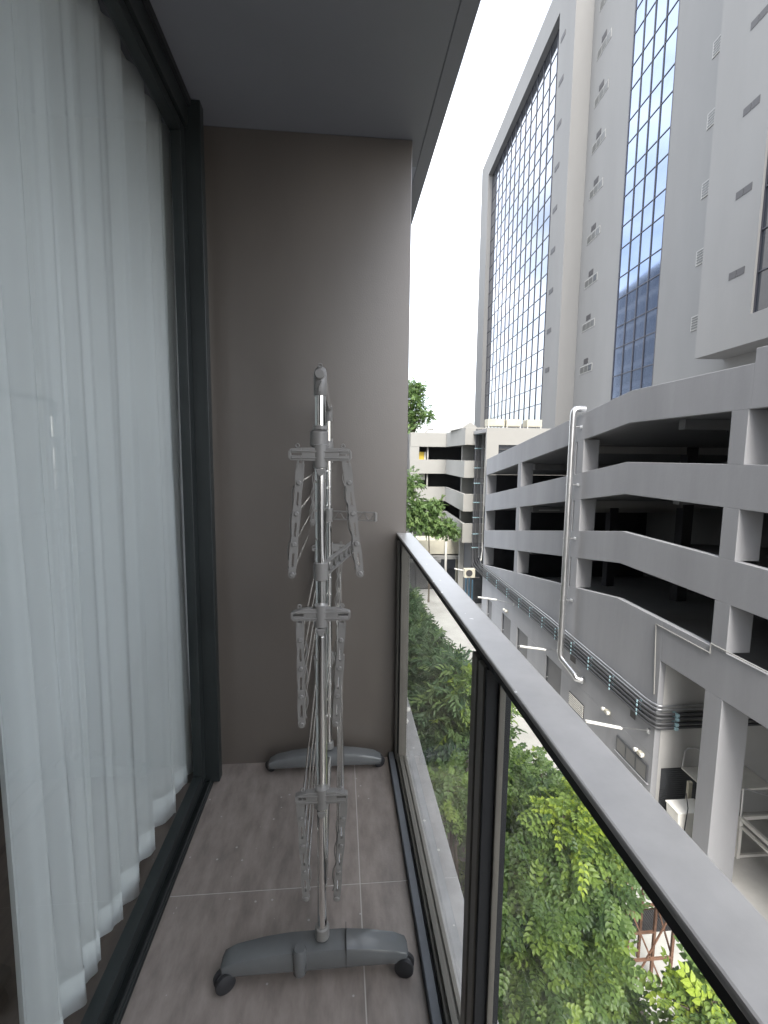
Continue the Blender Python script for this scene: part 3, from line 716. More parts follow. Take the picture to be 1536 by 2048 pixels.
strip_lamp((1029, 1208), (956, 1194), (993, 1199), 'white strip lamp on an arm between the far alley doors')
strip_lamp((1117, 1301), (1040, 1292), (1091, 1299), 'white strip lamp on an arm beside the rain pipe')
strip_lamp((1299, 1461), (1172, 1442), (1243, 1456), 'white strip lamp on an arm above the three-pane window')
def flood(pw, label, m='cream'):
    a = onx(*pw, XG); t_ = thing('emergency_light', label, 'light', tuple(a), 'small wall lights along the alley')
    MB().box(XG-.14, XG-.003, a.y-.12, a.y+.12, a.z-.07, a.z+.07).build('case', m, t_, bevel=.015)
    for s in (-1, 1): MB().tube([(XG-.08, a.y+s*.15, a.z+.05), (XG-.18, a.y+s*.17, a.z+.05), (XG-.20, a.y+s*.17, a.z+.05)], [.05, .075, .06], 12).build('lamp_head', 'white_paint', t_, smooth=True)
flood((1285, 1507), 'twin-headed wall light beside the three-pane window')
flood((1218, 1424), 'wall light fixed below the conduits beside the louvre')
flood((1014, 1222), 'wall light fixed beside an alley door')
acu = thing('wall_air_conditioner', 'beige air conditioner box on the wall under the conduit riser', 'air conditioner', (10.0, 34.2, -7.6))
c = ony(937, 1145, 34.2)
MB().box(c.x-.35, c.x+.45, 34.0, 34.4, c.z-.35, c.z+.30).build('casing', 'cream', acu, bevel=.02)
MB().cyl((c.x, 33.96, c.z), (c.x, 34.0, c.z), .24, 20).build('fan_grille', 'louver', acu, smooth=True)
MB().box(c.x+.45, XG+.3, 34.1, 34.3, c.z-.42, c.z-.36).build('bracket', 'louver', acu)

# lamps inside the decks
def deck_lamp(px, py, xdepth, label, lit):
    p = onx(px, py, xdepth)
    t_ = thing('deck_lamp', label, 'lamp', tuple(p), 'fluorescent lamps under the garage decks')
    MB().box(p.x-.65, p.x+.65, p.y-.06, p.y+.06, p.z+.03, p.z+.08).build('housing', 'lamp_white', t_, bevel=.008)
    MB().cyl((p.x-.6, p.y, p.z), (p.x+.6, p.y, p.z), .03, 10).build('tube', 'lamp_lit' if lit else 'lamp_white', t_, smooth=True)
deck_lamp(1098, 1022, XG+2.2, 'lit fluorescent lamp under the middle garage deck', True)
deck_lamp(1202, 888, XG+1.6, 'unlit fluorescent lamp under the garage roof beside a column', False)
spk = thing('sprinkler_pipe', 'dark sprinkler pipe under the garage roof slab', 'pipe', (XG+4, 15, 2.6))
MB().cyl((XG+3.2, 12.6, 2.62), (XG+3.2, 16.6, 2.62), .05, 8).build('pipe', 'dark_gray', spk, smooth=True)
for y in (13.2, 14.6, 16): MB().cyl((XG+3.2, y, 2.62), (XG+3.2, y, 2.45), .03, 8).build('sprinkler_head', 'dark_gray', spk)

# things in the garage's ground storey
def P14(u, v): return ony(u, v, 13.4)
cn = thing('loading_canopy', 'pale sheet canopy on a cream post beside the roller shutter', 'canopy', (11.6, 13.4, G))
a = ony(1362, 1537, 14.05)
MB().prism([(a.x, a.z), (a.x+2.2, a.z-.02), (a.x+2.2, a.z+.05), (a.x, a.z+.05)], 1, 12.9, 14.05).build('sheet', 'white_paint', cn, bevel=.01)
b = ony(1374, 1600, 13.5)
MB().box(b.x-.06, b.x+.06, 13.4, 13.5, G, a.z-.03).build('post', 'cream', cn)
MB().tube([(a.x+.05, 14.05, a.z+.05), (a.x+.05, 14.0, a.z+.65), (a.x+.12, 13.98, a.z+.75), (a.x+.35, 13.9, a.z+.80), (a.x+.95, 13.8, a.z+.45)], .025, 8).build('stay_pipe', 'galv', cn, smooth=True)
tk = thing('white_bin', 'open white bin with sloping front beside the loading canopy', 'bin', (11.6, 12.9, G))
c = ony(1345, 1617, 13.0); zt2 = max(c.z, G+.7)
MB().prism([(c.x+.12, G+.02), (c.x+.95, G+.02), (c.x+.95, zt2), (c.x, zt2)], 1, 12.75, 13.3).build('body', 'white_paint', tk, bevel=.02)
MB().prism([(c.x-.01, zt2), (c.x+.96, zt2), (c.x+.96, zt2+.04), (c.x-.01, zt2+.04)], 1, 12.72, 13.33).build('lid', 'white_paint', tk, bevel=.01)
MB().tube([(c.x+.18, 12.72, zt2+.7), (c.x+.28, 12.72, zt2+.2), (c.x+.2, 12.72, G+.35)], .015, 8).build('hose', 'louver', tk, smooth=True)
gf = thing('white_gate_frame', 'white steel guard frame standing on the garage floor behind the pillar', 'barrier', (12.4, 12.3, G))
za_ = G+1.35
for x, y in ((11.95, 12.35), (11.95, 10.4), (13.4, 12.35), (13.4, 10.4)): MB().box(x-.05, x+.05, y-.05, y+.05, G, za_ if y > 11 else za_).build('post', 'white_paint', gf, bevel=.006)
MB().box(11.9, 12.0, 10.45, 12.3, za_-.1, za_).build('top_rail', 'white_paint', gf)
MB().box(11.9, 12.0, 10.45, 12.3, za_-.32, za_-.27).build('mid_rail', 'white_paint', gf)
MB().box(12.0, 13.35, 12.31, 12.39, G+.02, G+.10).build('bottom_rail', 'white_paint', gf)
MB().box(12.0, 13.35, 12.31, 12.39, za_-.1, za_).build('top_rail', 'white_paint', gf)
MB().cyl((11.95, 12.35, za_), (11.95, 12.35, za_+.9), .03, 8).cyl((11.95, 12.35, za_+.9), (13.4, 11.9, za_+.6), .025, 8).build('hand_rail', 'galv', gf)

# ------------------------------------------------------------------ office tower
AT = math.atan((730-680)/970*0.98); DT_ = Vector((math.sin(AT), math.cos(AT), 0)); NT_ = Vector((math.cos(AT), -math.sin(AT), 0))
C1, C2 = 19.0, 20.7
class TB(MB):
    """boxes in the tower's own frame: depth c, run s, height z"""
    def tbox(s, c0, c1, s0, s1, z0, z1):
        n0 = len(s.v); s.box(c0, c1, s0, s1, z0, z1)
        for i in range(n0, len(s.v)):
            c, q, z = s.v[i]; p = NT_*c+DT_*q; s.v[i] = (p.x, p.y, z)
        return s
def tw(c, s, z): p = NT_*c+DT_*s; return Vector((p.x, p.y, z))
tower = thing('office_tower', 'tall pale grey office tower with gridded mirror-glass walls above the garage', 'building', tuple(tw(25, 50, G)))
ROOF = 48.4
TB().tbox(C1, C1+9, 48.5, 52.5, G, ROOF).build('wall', 'tower_paint', tower)
TB().tbox(C1, C1+9, 80.4, 85.0, G, ROOF).build('wall', 'tower_paint', tower)
TB().tbox(C1, C1+9, 52.5, 80.4, G, 5.6).build('wall', 'tower_paint', tower)
TB().tbox(C1, C1+9, 52.5, 80.4, 45.3, ROOF).build('wall', 'tower_paint', tower)
TB().tbox(C1+.9, C1+9, 52.5, 80.4, 5.6, 45.3).build('core', 'inner_dark', tower)
TB().tbox(C1+9, C1+20, 48.5, 85.0, G, ROOF).build('wall', 'tower_paint', tower)
TB().tbox(C2, C2+18, 40.92, 48.5, G, ROOF).build('wall', 'tower_paint', tower)
TB().tbox(C2, C2+18, 3.0, 35.07, G, ROOF).build('wall', 'tower_paint', tower)
TB().tbox(C2, C2+18, 35.07, 40.92, G, 4.6).build('wall', 'tower_paint', tower)
TB().tbox(C2+.12, C2+18, 35.07, 40.92, 4.6, ROOF).build('core', 'inner_dark', tower)
TB().tbox(C1, C2, 24.2, 28.12, 7.3, ROOF).build('projecting_wall', 'tower_paint', tower)
TB().tbox(C1, C2, 3.0, 21.0, 7.3, ROOF).build('projecting_wall', 'tower_paint', tower)
TB().tbox(C1, C2, 21.0, 24.2, 7.3, 8.7).build('projecting_wall', 'tower_paint', tower)
TB().tbox(C1+.25, C2, 21.0, 24.2, 8.7, ROOF).build('core', 'inner_dark', tower)
def panes(c, s0, s1, ncol, zs, m, name):
    """each pane its own object, tilted by a hair as real glazing is"""
    base = {}
    cw = (s1-s0)/ncol
    for r in range(len(zs)-1):
        h = zs[r+1]-zs[r]; key = round(h, 3)
        for k in range(ncol):
            p = tw(c, s0+cw*(k+.5), (zs[r]+zs[r+1])/2)
            rot = (RNG.normal(0, .001), RNG.normal(0, .001), -AT+RNG.normal(0, .0015))
            if key not in base:
                o = MB().box(-.012, .012, -cw/2+.02, cw/2-.02, -h/2+.02, h/2-.02).build(name, m, tower)
                o.location = p; o.rotation_euler = rot; o.matrix_parent_inverse = Matrix.Translation(-world_off(tower)); base[key] = o
            else: inst(name, base[key], tower, p, rot)
zc2 = [5.6+i*(45.3-5.6)/20 for i in range(21)]
panes(C1+.70, 52.5, 80.4, 14, zc2, 'mirror', 'curtain_pane')
for k in range(15): s_ = 52.5+27.9*k/14; TB().tbox(C1+.62, C1+.76, s_-.05, s_+.05, 5.6, 45.3).build('mullion', 'mullion', tower)
for z in zc2: TB().tbox(C1+.64, C1+.76, 52.5, 80.4, z-.04, z+.04).build('transom', 'mullion', tower)
zs2 = [4.6]; z = 4.64
zs2 = [4.64, 6.5, 8.33]
while zs2[-1] < ROOF-1.9: zs2.append(zs2[-1]+(2.25 if len(zs2) % 2 else 1.7))
panes(C2+.06, 35.07, 40.92, 4, zs2, 'mirror_strip', 'strip_pane')
for k in range(5): s_ = 35.07+5.85*k/4; TB().tbox(C2-.01, C2+.10, s_-.045, s_+.045, 4.6, ROOF).build('mullion', 'mullion', tower)
for z in zs2: TB().tbox(C2+.005, C2+.10, 35.07, 40.92, z-.035, z+.035).build('transom', 'mullion', tower)
zs3 = [8.7+i*1.96 for i in range(20)]
panes(C1+.2, 21.0, 24.2, 2, zs3, 'own_glass', 'strip_pane')
for k in range(3): s_ = 21+3.2*k/2; TB().tbox(C1+.12, C1+.24, s_-.04, s_+.04, 8.7, ROOF).build('mullion', 'mullion', tower)
for z in zs3: TB().tbox(C1+.13, C1+.24, 21, 24.2, z-.03, z+.03).build('transom', 'mullion', tower)
for i in range(10):
    dz = i*3.945
    # air-conditioner slots in the recess, with a small louvre above
    z0 = 9.52+dz
    if z0 < 47:
        fr = TB().tbox(C2-.03, C2-.002, 44.72, 47.28, z0, z0+.72).build('service_window', 'far_paint', tower)
        for k in range(3): TB().tbox(C2-.045, C2-.031, 44.82+k*.82, 45.54+k*.82, z0+.08, z0+.64).build('pane', 'ac_pane', fr)
        if i in (0, 2): TB().tbox(C2-.06, C2-.046, 44.9, 45.4, z0+.12, z0+.6).build('fan', 'dark_gray', fr)
        TB().tbox(C2-.03, C2-.002, 45.65, 46.5, z0+.86, z0+1.32).build('vent', 'louver', tower)
    z0 = 10.45+dz
    if z0 < 44: TB().tbox(C1-.03, C1-.002, 50.8, 51.9, z0, z0+.45).build('vent', 'louver', tower)
    z0 = 9.6+dz
    if z0 < 47:
        fr = TB().tbox(C2-.05, C2-.002, 29.6, 31.2, z0, z0+.9).build('louvre', 'far_paint', tower)
        for k in range(5): TB().tbox(C2-.075, C2-.051, 29.7, 31.1, z0+.1+k*.16, z0+.18+k*.16).build('slat', 'ac_pane', fr)
    z0 = 10.85+dz
    if z0 < 47:
        for k in range(2): TB().tbox(C1-.02, C1-.002, 24.86+k*.54, 25.36+k*.54, z0, z0+.36).build('vent', 'louver', tower)

# ------------------------------------------------------------------ far building closing the alley
fb = thing('far_building', 'pale banded building with recessed galleries at the far end of the alley', 'building', (10, 42, G))
plan = [(6.71, 46.5), (10.2, 46.5), (9.72, 37.5), (13.0, 37.5)]
inn = [(6.71, 46.75), (10.45, 46.75), (9.97, 37.75), (13.0, 37.75)]
for z0, z1 in ((2.48, 3.82), (-.10, 1.25), (-2.76, -1.38), (-5.28, -3.74)):
    for i in range(3):
        MB().prism([plan[i], plan[i+1], inn[i+1], inn[i]], 2, z0, z1).build('band', 'far_paint', fb, bevel=.01)
    MB().prism([(6.75, 47.0), (10.5, 46.7), (10.05, 37.8), (20, 37.8), (20, 60), (6.75, 60)], 2, z0+.05, z0+.25).build('gallery_floor', 'soffit', fb)
MB().box(6.71, 7.58, 46.52, 47.3, -5.3, 3.78).build('corner_wall', 'far_paint', fb)
MB().box(8.42, 8.56, 46.9, 47.0, -5.2, 2.5).build('post', 'far_paint', fb)
MB().prism([(7.0, 52), (12.5, 50), (12.5, 41), (20, 41), (20, 41.2), (12.7, 41.2), (12.7, 50.2), (7.0, 52.2)], 2, G, 3.7).build('gallery_wall', 'dark_gray', fb)
MB().prism([(10.2, 40.2), (11.2, 40.2), (11.2, 40.4), (10.2, 40.4)], 2, G, 3.7).build('gallery_pier', 'far_paint', fb)
MB().box(6.4, 6.7, 47.3, 60, -5.3, 3.7).build('side_wall', 'dark_gray', fb)
MB().box(10.6, 13, 37.9, 41, G, -5.3).build('ground_wall', 'dark_gray', fb)
for z in (.55, -2.1):
    MB().tube([(10.75+.3*math.cos(a), 40.15, z+.0+.3*math.sin(a)) for a in [k*.5236 for k in range(12)]], .06, 6, closed=True).build('fan_ring', 'white_paint', fb, smooth=True)
MB().box(7.62, 8.2, 47.4, 47.44, 1.2, 2.0).build('sign_panel', 'yellow', fb)
MB().box(8.24, 8.40, 47.4, 47.44, 1.2, 2.0).build('sign_panel', 'white_paint', fb)
MB().box(7.62, 8.35, 47.4, 47.44, -.75, -.12).build('sign_panel', 'white_paint', fb)
tag(MB().prism([(9.75, 3.83), (11.2, 3.83), (10.55, 4.35)], 1, 39, 44).build('roof_gable', 'far_paint'), 'small grey gabled roof on top of the far building', 'roof')
tag(MB().tube([(8.3, 47.5, 3.8), (8.5, 47.5, 4.15), (9.1, 47.5, 4.2)], .1, 8).build('roof_vent', 'far_paint'), 'small bent roof vent on the far building', 'vent')
# gate, beige wall and posts below it
gt = thing('grey_gate', 'plain grey panel gate across the far end of the alley', 'gate', (6.9, 42.5, G))
for i in range(5): MB().box(3.4+i*1.14, 4.5+i*1.14, 42.45, 42.55, G+.05, G+2.45).build('panel', 'door_gray', gt, bevel=.01)
MB().box(3.2, 9.1, 42.4, 42.6, G+2.46, G+2.75).build('top_beam', 'kerb', gt, bevel=.01)
bw = thing('beige_canopy', 'beige concrete canopy beam beyond the grey gate', 'canopy', (9, 44, G))
MB().box(7.2, 11.2, 43.5, 46, -7.42, -6.12).build('fascia', 'cream', bw, bevel=.02)
MB().box(7.0, 11.4, 43.2, 46, -7.85, -7.55).build('lower_slab', 'kerb', bw, bevel=.02)
for x in (8.1, 10.9): MB().box(x, x+.3, 44, 44.3, G, -7.85).build('column', 'cream', bw)
cf = thing('corrugated_fence', 'grey corrugated sheet fence under the alley tree', 'fence', (7, 47.9, -7))
for i in range(14): MB().prism([(3.6+i*.45, 47.8), (3.82+i*.45, 47.72), (4.04+i*.45, 47.8), (4.04+i*.45, 47.84), (3.6+i*.45, 47.84)], 2, -7.6, -5.0).build('sheet', 'kerb', cf)
tag(MB().box(9.57, 9.75, 42.9, 43.06, G, -4.6).build('white_post', 'white_paint', bevel=.01), 'slim white post in front of the beige canopy beam', 'post')
tag(MB().cyl((6.55, 43, G), (6.55, 43, -5.3), .05, 8).build('thin_post', 'white_paint'), 'thin white pole beside the alley tree', 'post')
for i in range(3): tag(MB().cyl((9.6+i*.25, 35.5, G), (9.6+i*.25, 35.5, -7.6-.1*i), .06, 8).build('blue_pipe', 'blue_paint', smooth=True), ['blue upright pipe of three standing farthest from the garage wall', 'middle blue upright pipe of three below the air conditioner box', 'blue upright pipe of three standing closest to the garage wall'][i], 'pipe', 'blue pipes below the conduit riser')

# ------------------------------------------------------------------ rusty scaffold and drain grating
sc = thing('rusty_scaffold', 'tall rusty steel trestle with a plate top standing beside the trees', 'scaffold', (6.6, 9.2, G))
zt = -7.0; x0, x1 = 6.12, 7.15; yy = (8.73, 9.30, 9.78)
for y in yy:
    for x in (x0, x1): MB().beam((x, y, G), (x, y, zt), .055, .055).build('leg', 'rust', sc)
    MB().beam((x0, y, zt-.9), (x1, y, zt-.9), .045, .045).build('cross_rail', 'rust', sc)
    MB().beam((x0, y, zt-2.2), (x1, y, zt-2.2), .045, .045).build('cross_rail', 'rust', sc)
for x in (x0, x1):
    MB().beam((x, yy[0]-.05, zt), (x, yy[2]+.05, zt), .05, .05).build('top_rail', 'rust', sc)
    MB().beam((x, yy[0], zt-.9), (x, yy[2], zt-.9), .045, .045).build('side_rail', 'rust', sc)
    MB().beam((x, yy[0], zt-.95), (x, yy[2], zt-2.15), .03, .03).build('brace', 'rust', sc)
    MB().beam((x, yy[2], zt-.95), (x, yy[0], zt-2.15), .03, .03).build('brace', 'rust', sc)
MB().beam((x0, yy[0], zt-.95), (x1, yy[0], zt-3.2), .03, .03).build('brace', 'rust', sc)
MB().beam((x1, yy[0], zt-.95), (x0, yy[0], zt-3.2), .03, .03).build('brace', 'rust', sc)
MB().beam((x0, yy[1], zt-.05), (x0, yy[0], zt-.85), .04, .04).build('brace', 'rust', sc)
MB().box(x0+.06, x1-.02, 9.0, 9.75, zt+.026, zt+.04).build('plate', 'rust', sc)
MB().box(x0+.06, x1-.02, 8.7, 8.98, zt+.026, zt+.04).build('plate', 'grate', sc)
dg = thing('drain_grating', 'dark steel drain grating across the concrete driveway', 'grating', (8.3, 10.6, G))
MB().box(7.0, 9.3, 10.35, 10.95, G+.001, G+.006).build('tray', 'gasket', dg)
b0 = MB().box(7.0, 7.03, 10.35, 10.95, G+.006, G+.03).build('bar', 'louver', dg)
for i in range(1, 38): inst('bar', b0, dg, (i*.0605, 0, 0))

# ------------------------------------------------------------------ trees
def leaflet(L, w, fold_=.25):
    """six-point leaf blade along +x, folded on its midrib"""
    return [(0,0,0), (.30*L, w*.5, w*fold_), (.68*L, w*.42, w*fold_), (L, 0, -.06*L), (.68*L, -w*.42, w*fold_), (.30*L, -w*.5, w*fold_)], [(0,1,2,3), (0,3,4,5)]
def compound(L, pairs, ll, lw, droop=.25):
    v, f = [], []
    def put(base, ang, s=1):
        lv, lf = leaflet(ll*s, lw*s); n0 = len(v); c, q = math.cos(ang), math.sin(ang)
        for x, y, z in lv: v.append((base[0]+c*x-q*y, base[1]+q*x+c*y, base[2]+z-.12*x))
        for a in lf: f.append(tuple(n0+i for i in a))
    for i in range(pairs):
        t_ = .22+.70*i/(pairs-1); x = L*t_; z = -droop*L*t_*t_
        for s in (-1, 1): put((x, s*.002, z), s*(1.15-.25*t_), .8+.35*math.sin(t_*2.6))
    put((L*.98, 0, -droop*L), 0, 1.0)
    n0 = len(v); pts = [(0,0,0), (L*.5, 0, -droop*L*.25), (L, 0, -droop*L)]
    for p in pts: v.append((p[0], .0015, p[2])); v.append((p[0], -.0015, p[2]))
    f += [(n0, n0+1, n0+3, n0+2), (n0+2, n0+3, n0+5, n0+4)]
    return np.array(v), f
def spray(L, nleaf, ll, lw):
    """twig with slender alternate leaves"""
    v, f = [], []
    for i in range(nleaf):
        t_ = (i+.5)/nleaf; s = 1 if i % 2 else -1; lv, lf = leaflet(ll*(.8+.4*random.random()), lw); n0 = len(v)
        ang = s*random.uniform(.3, 1.1); c, q = math.cos(ang), math.sin(ang); dz = random.uniform(-.5, .05)
        for x, y, z in lv: v.append((L*t_+c*x-q*y, q*x+c*y, z+dz*x-.15*L*t_*t_))
        for a in lf: f.append(tuple(n0+k for k in a))
    return np.array(v), f
def rot_from(dirs, roll):
    """(n,3,3) frames whose x axis is dirs"""
    x = dirs/np.linalg.norm(dirs, axis=1)[:, None]; up = np.tile([0, 0, 1.0], (len(x), 1))
    y = np.cross(up, x); y /= (np.linalg.norm(y, axis=1)[:, None]+1e-9); z = np.cross(x, y)
    c, s = np.cos(roll)[:, None], np.sin(roll)[:, None]
    return np.stack([x, y*c+z*s, z*c-y*s], axis=2)
def scatter(temps, pos, dirs, scale, tint, mname, name, parent):
    V, Fc, Tn = [], [], []; off = 0
    R = rot_from(dirs, RNG.uniform(-1.0, 1.0, len(pos))); which = RNG.integers(0, len(temps), len(pos))
    for k, (tv, tf) in enumerate(temps):
        ix = np.where(which == k)[0]
        if not len(ix): continue
        vv = np.einsum('nij,vj->nvi', R[ix], tv)*scale[ix][:, None, None]+pos[ix][:, None, :]
        n_, m_ = len(ix), len(tv); V.append(vv.reshape(-1, 3)); Tn.append(np.repeat(tint[ix], m_))
        fa = np.array(tf)[None]+(np.arange(n_)*m_)[:, None, None]+off; Fc.append(fa.reshape(-1, 4)); off += n_*m_
    V = np.concatenate(V); Fc = np.concatenate(Fc); Tn = np.concatenate(Tn)
    me = bpy.data.meshes.new(name); me.vertices.add(len(V)); me.vertices.foreach_set('co', V.ravel())
    me.loops.add(Fc.size); me.loops.foreach_set('vertex_index', Fc.ravel().astype(np.int32))
    me.polygons.add(len(Fc)); me.polygons.foreach_set('loop_start', np.arange(0, Fc.size, 4, dtype=np.int32))
    try: me.polygons.foreach_set('loop_total', np.full(len(Fc), 4, dtype=np.int32))
    except Exception: pass
    at = me.attributes.new('tint', 'FLOAT', 'POINT'); at.data.foreach_set('value', Tn.astype(np.float32))
    me.update(calc_edges=True); me.validate(); me.materials.append(MATS[mname])
    o = link(name, me, parent); o['kind'] = 'stuff'; return o
TEMPS = {'pinnate': [compound(.16, 4, .050, .034), compound(.13, 3, .048, .033, .45), compound(.17, 4, .052, .034, .15), compound(.15, 4, .042, .029, .7)],
         'slender': [spray(.20, 8, .105, .032), spray(.17, 7, .095, .030), spray(.24, 9, .115, .034)],
         'broad': [spray(.50, 9, .21, .10), spray(.42, 8, .19, .09)]}
LEAFMESH = {}
def leaf_meshes(kind, mname):
    if kind in LEAFMESH: return LEAFMESH[kind]
    L = []
    for tv, tf in TEMPS[kind]:
        for tn in (.2, .45, .7, .95):
            me = bpy.data.meshes.new('leaf'); me.from_pydata([tuple(p) for p in tv], [], tf)
            at = me.attributes.new('tint', 'FLOAT', 'POINT'); at.data.foreach_set('value', [tn]*len(tv)); me.materials.append(MATS[mname]); me.update(); L.append((tn, me))
    LEAFMESH[kind] = L; return L
def tree(name, label, base, clumps, n, kind, mname, group, trunk_r=.07, singles=0, young=(), scale=(.8, 1.2)):
    """clumps: (centre, radii); young: (centre, radius) regions with fresh pale leaves"""
    t_ = thing(name, label, 'tree', base, group)
    ctr = np.mean([c for c, r in clumps], axis=0); top = max(c[2]+r[2]*.3 for c, r in clumps)
    m = MB(); fork = Vector((ctr[0], ctr[1], min(c[2]-r[2]*.9 for c, r in clumps)))
    b = Vector(base); mid = b.lerp(fork, .5)+Vector((random.uniform(-.12, .12), random.uniform(-.12, .12), 0))
    m.tube([b-Vector((0, 0, .1)), b+Vector((0, 0, .25)), mid, fork], [trunk_r*1.5, trunk_r*1.1, trunk_r*.85, trunk_r*.65], 10)
    tr = m.build('trunk', 'bark', t_, smooth=True)
    for c, r in clumps:
        lm = MB(); c = Vector(c)
        k = fork.lerp(c, .55)+Vector((random.uniform(-.1, .1), random.uniform(-.1, .1), .05))
        lm.tube([fork-Vector((0, 0, .05)), k, c, c+Vector((random.uniform(-.4, .4)*r[0], random.uniform(-.4, .4)*r[1], .55*r[2]))], [trunk_r*.5, trunk_r*.36, trunk_r*.2, trunk_r*.06], 7)
        for q in range(5):
            d = Vector((random.gauss(0, 1), random.gauss(0, 1), random.uniform(-.3, 1))).normalized()
            e = c+Vector((d.x*r[0], d.y*r[1], d.z*r[2]))*.8
            lm.tube([k.lerp(c, random.uniform(.2, 1)), c.lerp(e, .5)+Vector((0, 0, .04)), e], [trunk_r*.17, trunk_r*.1, trunk_r*.03], 5)
        lm.build('limb', 'bark', tr, smooth=True)
    vol = np.array([r[0]*r[1]*r[2] for c, r in clumps])**.75; vol /= vol.sum()
    P, D, TI = [], [], []
    for (c, r), w_ in zip(clumps, vol):
        k = int(n*w_)
        u = RNG.normal(size=(k, 3)); u /= np.linalg.norm(u, axis=1)[:, None]
        lump = 1+.16*np.sin(u[:, 0]*5.1+c[0]*3)*np.cos(u[:, 1]*4.3+c[1]*2)+.12*np.sin(u[:, 2]*7+u[:, 0]*3)
        rad = (RNG.random(k)**.42)*lump
        p = u*rad[:, None]*np.array(r)+np.array(c)
        d = u*np.array([1, 1, .55])+RNG.normal(0, .75, (k, 3))+np.array([0, 0, -.25]); P.append(p); D.append(d)
        TI.append(np.clip(.38+.21*RNG.normal(size=k)+.10*np.sin(p[:, 0]*4+p[:, 2]*5), 0, .74))
    P, D, TI = np.concatenate(P), np.concatenate(D), np.concatenate(TI)
    for c, r in young:
        dd = np.linalg.norm((P-np.array(c)), axis=1); k = dd < r*(.7+.5*RNG.random(len(P)))
        TI[k] = np.clip(.78+.14*RNG.normal(size=k.sum()), .5, 1)
    S = RNG.uniform(*scale, len(P))
    if singles:
        # the leaves that show largest: nearest to the eye and on the outside of the crown
        score = np.linalg.norm(P-np.array(CAM), axis=1); ix = np.argsort(score)[:singles]
        keep = np.ones(len(P), bool); keep[ix] = False
    else: keep = np.ones(len(P), bool); ix = []
    cr_ = scatter(TEMPS[kind], P[keep], D[keep], S[keep], TI[keep], mname, 'crown', t_)
    if len(ix):
        L = leaf_meshes(kind, mname); R = rot_from(D[ix], RNG.uniform(-.7, .7, len(ix)))
        pi = Matrix.Translation(-world_off(cr_))
        for q, i in enumerate(ix):
            tn = TI[i]; cand = sorted(L, key=lambda e: abs(e[0]-tn)+.2*random.random())[0]
            o = bpy.data.objects.new('leaf', cand[1]); COL.objects.link(o)
            o.matrix_world = Matrix.Identity(4)
            mt = Matrix([list(R[q][0])+[0], list(R[q][1])+[0], list(R[q][2])+[0], [0, 0, 0, 1]])
            o.rotation_euler = mt.to_euler(); o.location = P[i]; o.scale = (S[i],)*3
            o.parent = cr_; o.matrix_parent_inverse = pi
    return t_
def at(u, v, y): p = ony(u, v, y); return (p.x, p.y, p.z)
GRP = 'pinnate-leaved trees below the balcony'
tree('alley_tree', 'leafy tree with yellow-green young shoots beside the rusty trestle', (2.05, 3.9, G),
     [(at(1135, 1655, 3.8), (.33, .38, .33)), (at(1185, 1745, 3.7), (.27, .38, .38)), (at(1070, 1780, 3.6), (.30, .35, .36)), (at(1150, 1880, 3.7), (.40, .40, .36)), (at(1050, 1940, 3.5), (.34, .35, .42)), (at(1195, 2000, 3.8), (.32, .35, .45)), (at(1205, 1665, 3.95), (.15, .25, .22)), (at(1130, 2060, 3.6), (.4, .35, .4))],
     3600, 'pinnate', 'leaf_near', GRP, singles=300, young=[(at(1150, 1590, 3.75), .34), (at(1210, 1680, 3.8), .26), (at(1190, 1720, 3.4), .20)])
tree('alley_tree', 'darker feathery tree showing on both sides of the railing post', (2.2, 5.6, G),
     [(at(1000, 1540, 5.2), (.36, .5, .30)), (at(1075, 1570, 5.4), (.36, .45, .28)), (at(1000, 1650, 5.0), (.40, .4, .40)), (at(935, 1600, 5.3), (.22, .4, .28)), (at(1100, 1670, 5.5), (.40, .4, .36)), (at(985, 1790, 5.2), (.36, .4, .5))],
     2400, 'pinnate', 'leaf_near', GRP, singles=200, scale=(.8, 1.15))
tree('alley_tree', 'bright leafy young tree in front of the rusty trestle foot', (2.75, 3.1, G),
     [(at(1440, 2000, 3.2), (.20, .26, .18)), (at(1390, 2040, 3.2), (.20, .26, .20)), (at(1480, 2070, 3.2), (.26, .28, .22))],
     330, 'pinnate', 'leaf_near', GRP, singles=120, young=[(at(1380, 1980, 3.2), .22), (at(1480, 2010, 3.2), .22)], scale=(1.1, 1.5))
HG = 'slender-leaved hedge trees along the alley'
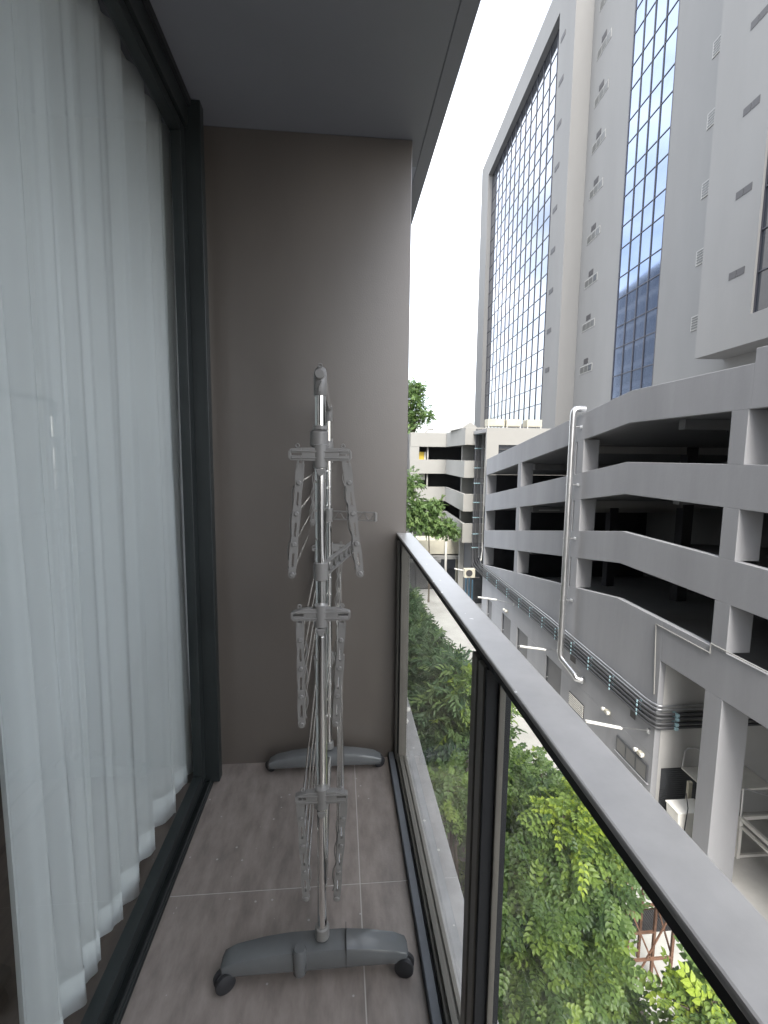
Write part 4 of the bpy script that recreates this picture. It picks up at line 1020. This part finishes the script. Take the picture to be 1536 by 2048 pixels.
hed = [('hedge tree with fresh pale tips behind the railing post', 7.2, [(915, 1365, .42, .5, .36), (880, 1430, .40, .5, .42), (955, 1430, .42, .5, .38), (870, 1490, .3, .4, .3), (985, 1395, .26, .3, .24)], 1500, [(985, 1395, .5), (940, 1350, .28), (920, 1430, .3)], 1.0),
       ('dense dark hedge tree next along from the pale-tipped one', 9.6, [(882, 1335, .42, .6, .38), (845, 1385, .42, .6, .5), (905, 1385, .42, .6, .45)], 1500, [], 1.05),
       ('dense hedge tree midway along the clipped row', 12.6, [(855, 1298, .50, .9, .42), (825, 1340, .5, .9, .6), (870, 1345, .45, .9, .6)], 1400, [], 1.2),
       ('rounded hedge tree before the end of the clipped row', 16.4, [(840, 1265, .55, 1.3, .5), (818, 1300, .6, 1.2, .8), (850, 1300, .5, 1.2, .8)], 1300, [], 1.35),
       ('hedge tree second from the grey gate', 21.5, [(826, 1238, .60, 1.7, .6), (812, 1262, .6, 1.6, .9), (838, 1268, .55, 1.6, .8)], 1200, [], 1.6),
       ('last hedge tree of the row before the grey gate', 28.5, [(815, 1206, .65, 2.2, .7), (806, 1225, .7, 2.2, 1.0), (824, 1235, .6, 2.2, .9)], 1100, [], 2.0)]
for lab, y, cl_, n_, yg, scl in hed:
    c0 = at(cl_[0][0], cl_[0][1], y)
    tree('hedge_tree', lab, (c0[0], y, G), [(at(u, v, y+random.uniform(-.1, .1)), (a, b_, c)) for u, v, a, b_, c in cl_], n_, 'slender', 'leaf_hedge', HG, young=[(at(u, v, y-.4), r) for u, v, r in yg], scale=(scl*.85, scl*1.2))
tree('shrub', 'pale green shrub low behind the glass pane', (2.5, 6.5, G), [(at(900, 1580, 4.6), (.20, .25, .22)), (at(915, 1610, 4.6), (.18, .22, .2))], 160, 'pinnate', 'leaf_near', 'shrubs behind the glass', trunk_r=.03, scale=(.8, 1.1))
tree('courtyard_tree', 'light green broad tree in front of the far banded building', (7.3, 38.5, G),
     [(at(850, 1040, 38.5), (1.6, 1.4, 1.1)), (at(885, 1055, 38), (1.0, 1.2, .75)), (at(822, 1020, 38.5), (1.3, 1.2, 1.3)), (at(905, 1062, 38), (.5, .8, .4)), (at(820, 965, 39), (.8, 1, 1.0)), (at(870, 1010, 38.5), (.7, .8, .5))],
     1400, 'broad', 'leaf_far', 'trees at the end of the alley', trunk_r=.07, scale=(.75, 1.15))
tree('roadside_tree', 'tall tree rising above the far banded building roof', (7.0, 56, G),
     [(at(818, 800, 56), (1.8, 1.6, 1.7)), (at(845, 830, 56), (1.2, 1.4, .9)), (at(815, 845, 56), (1.3, 1.3, 1.4)), (at(825, 775, 56), (1.0, 1.2, .8)), (at(838, 775, 56), (.6, .8, .4))],
     1150, 'broad', 'leaf_far', 'trees at the end of the alley', trunk_r=.2, scale=(.9, 1.4))
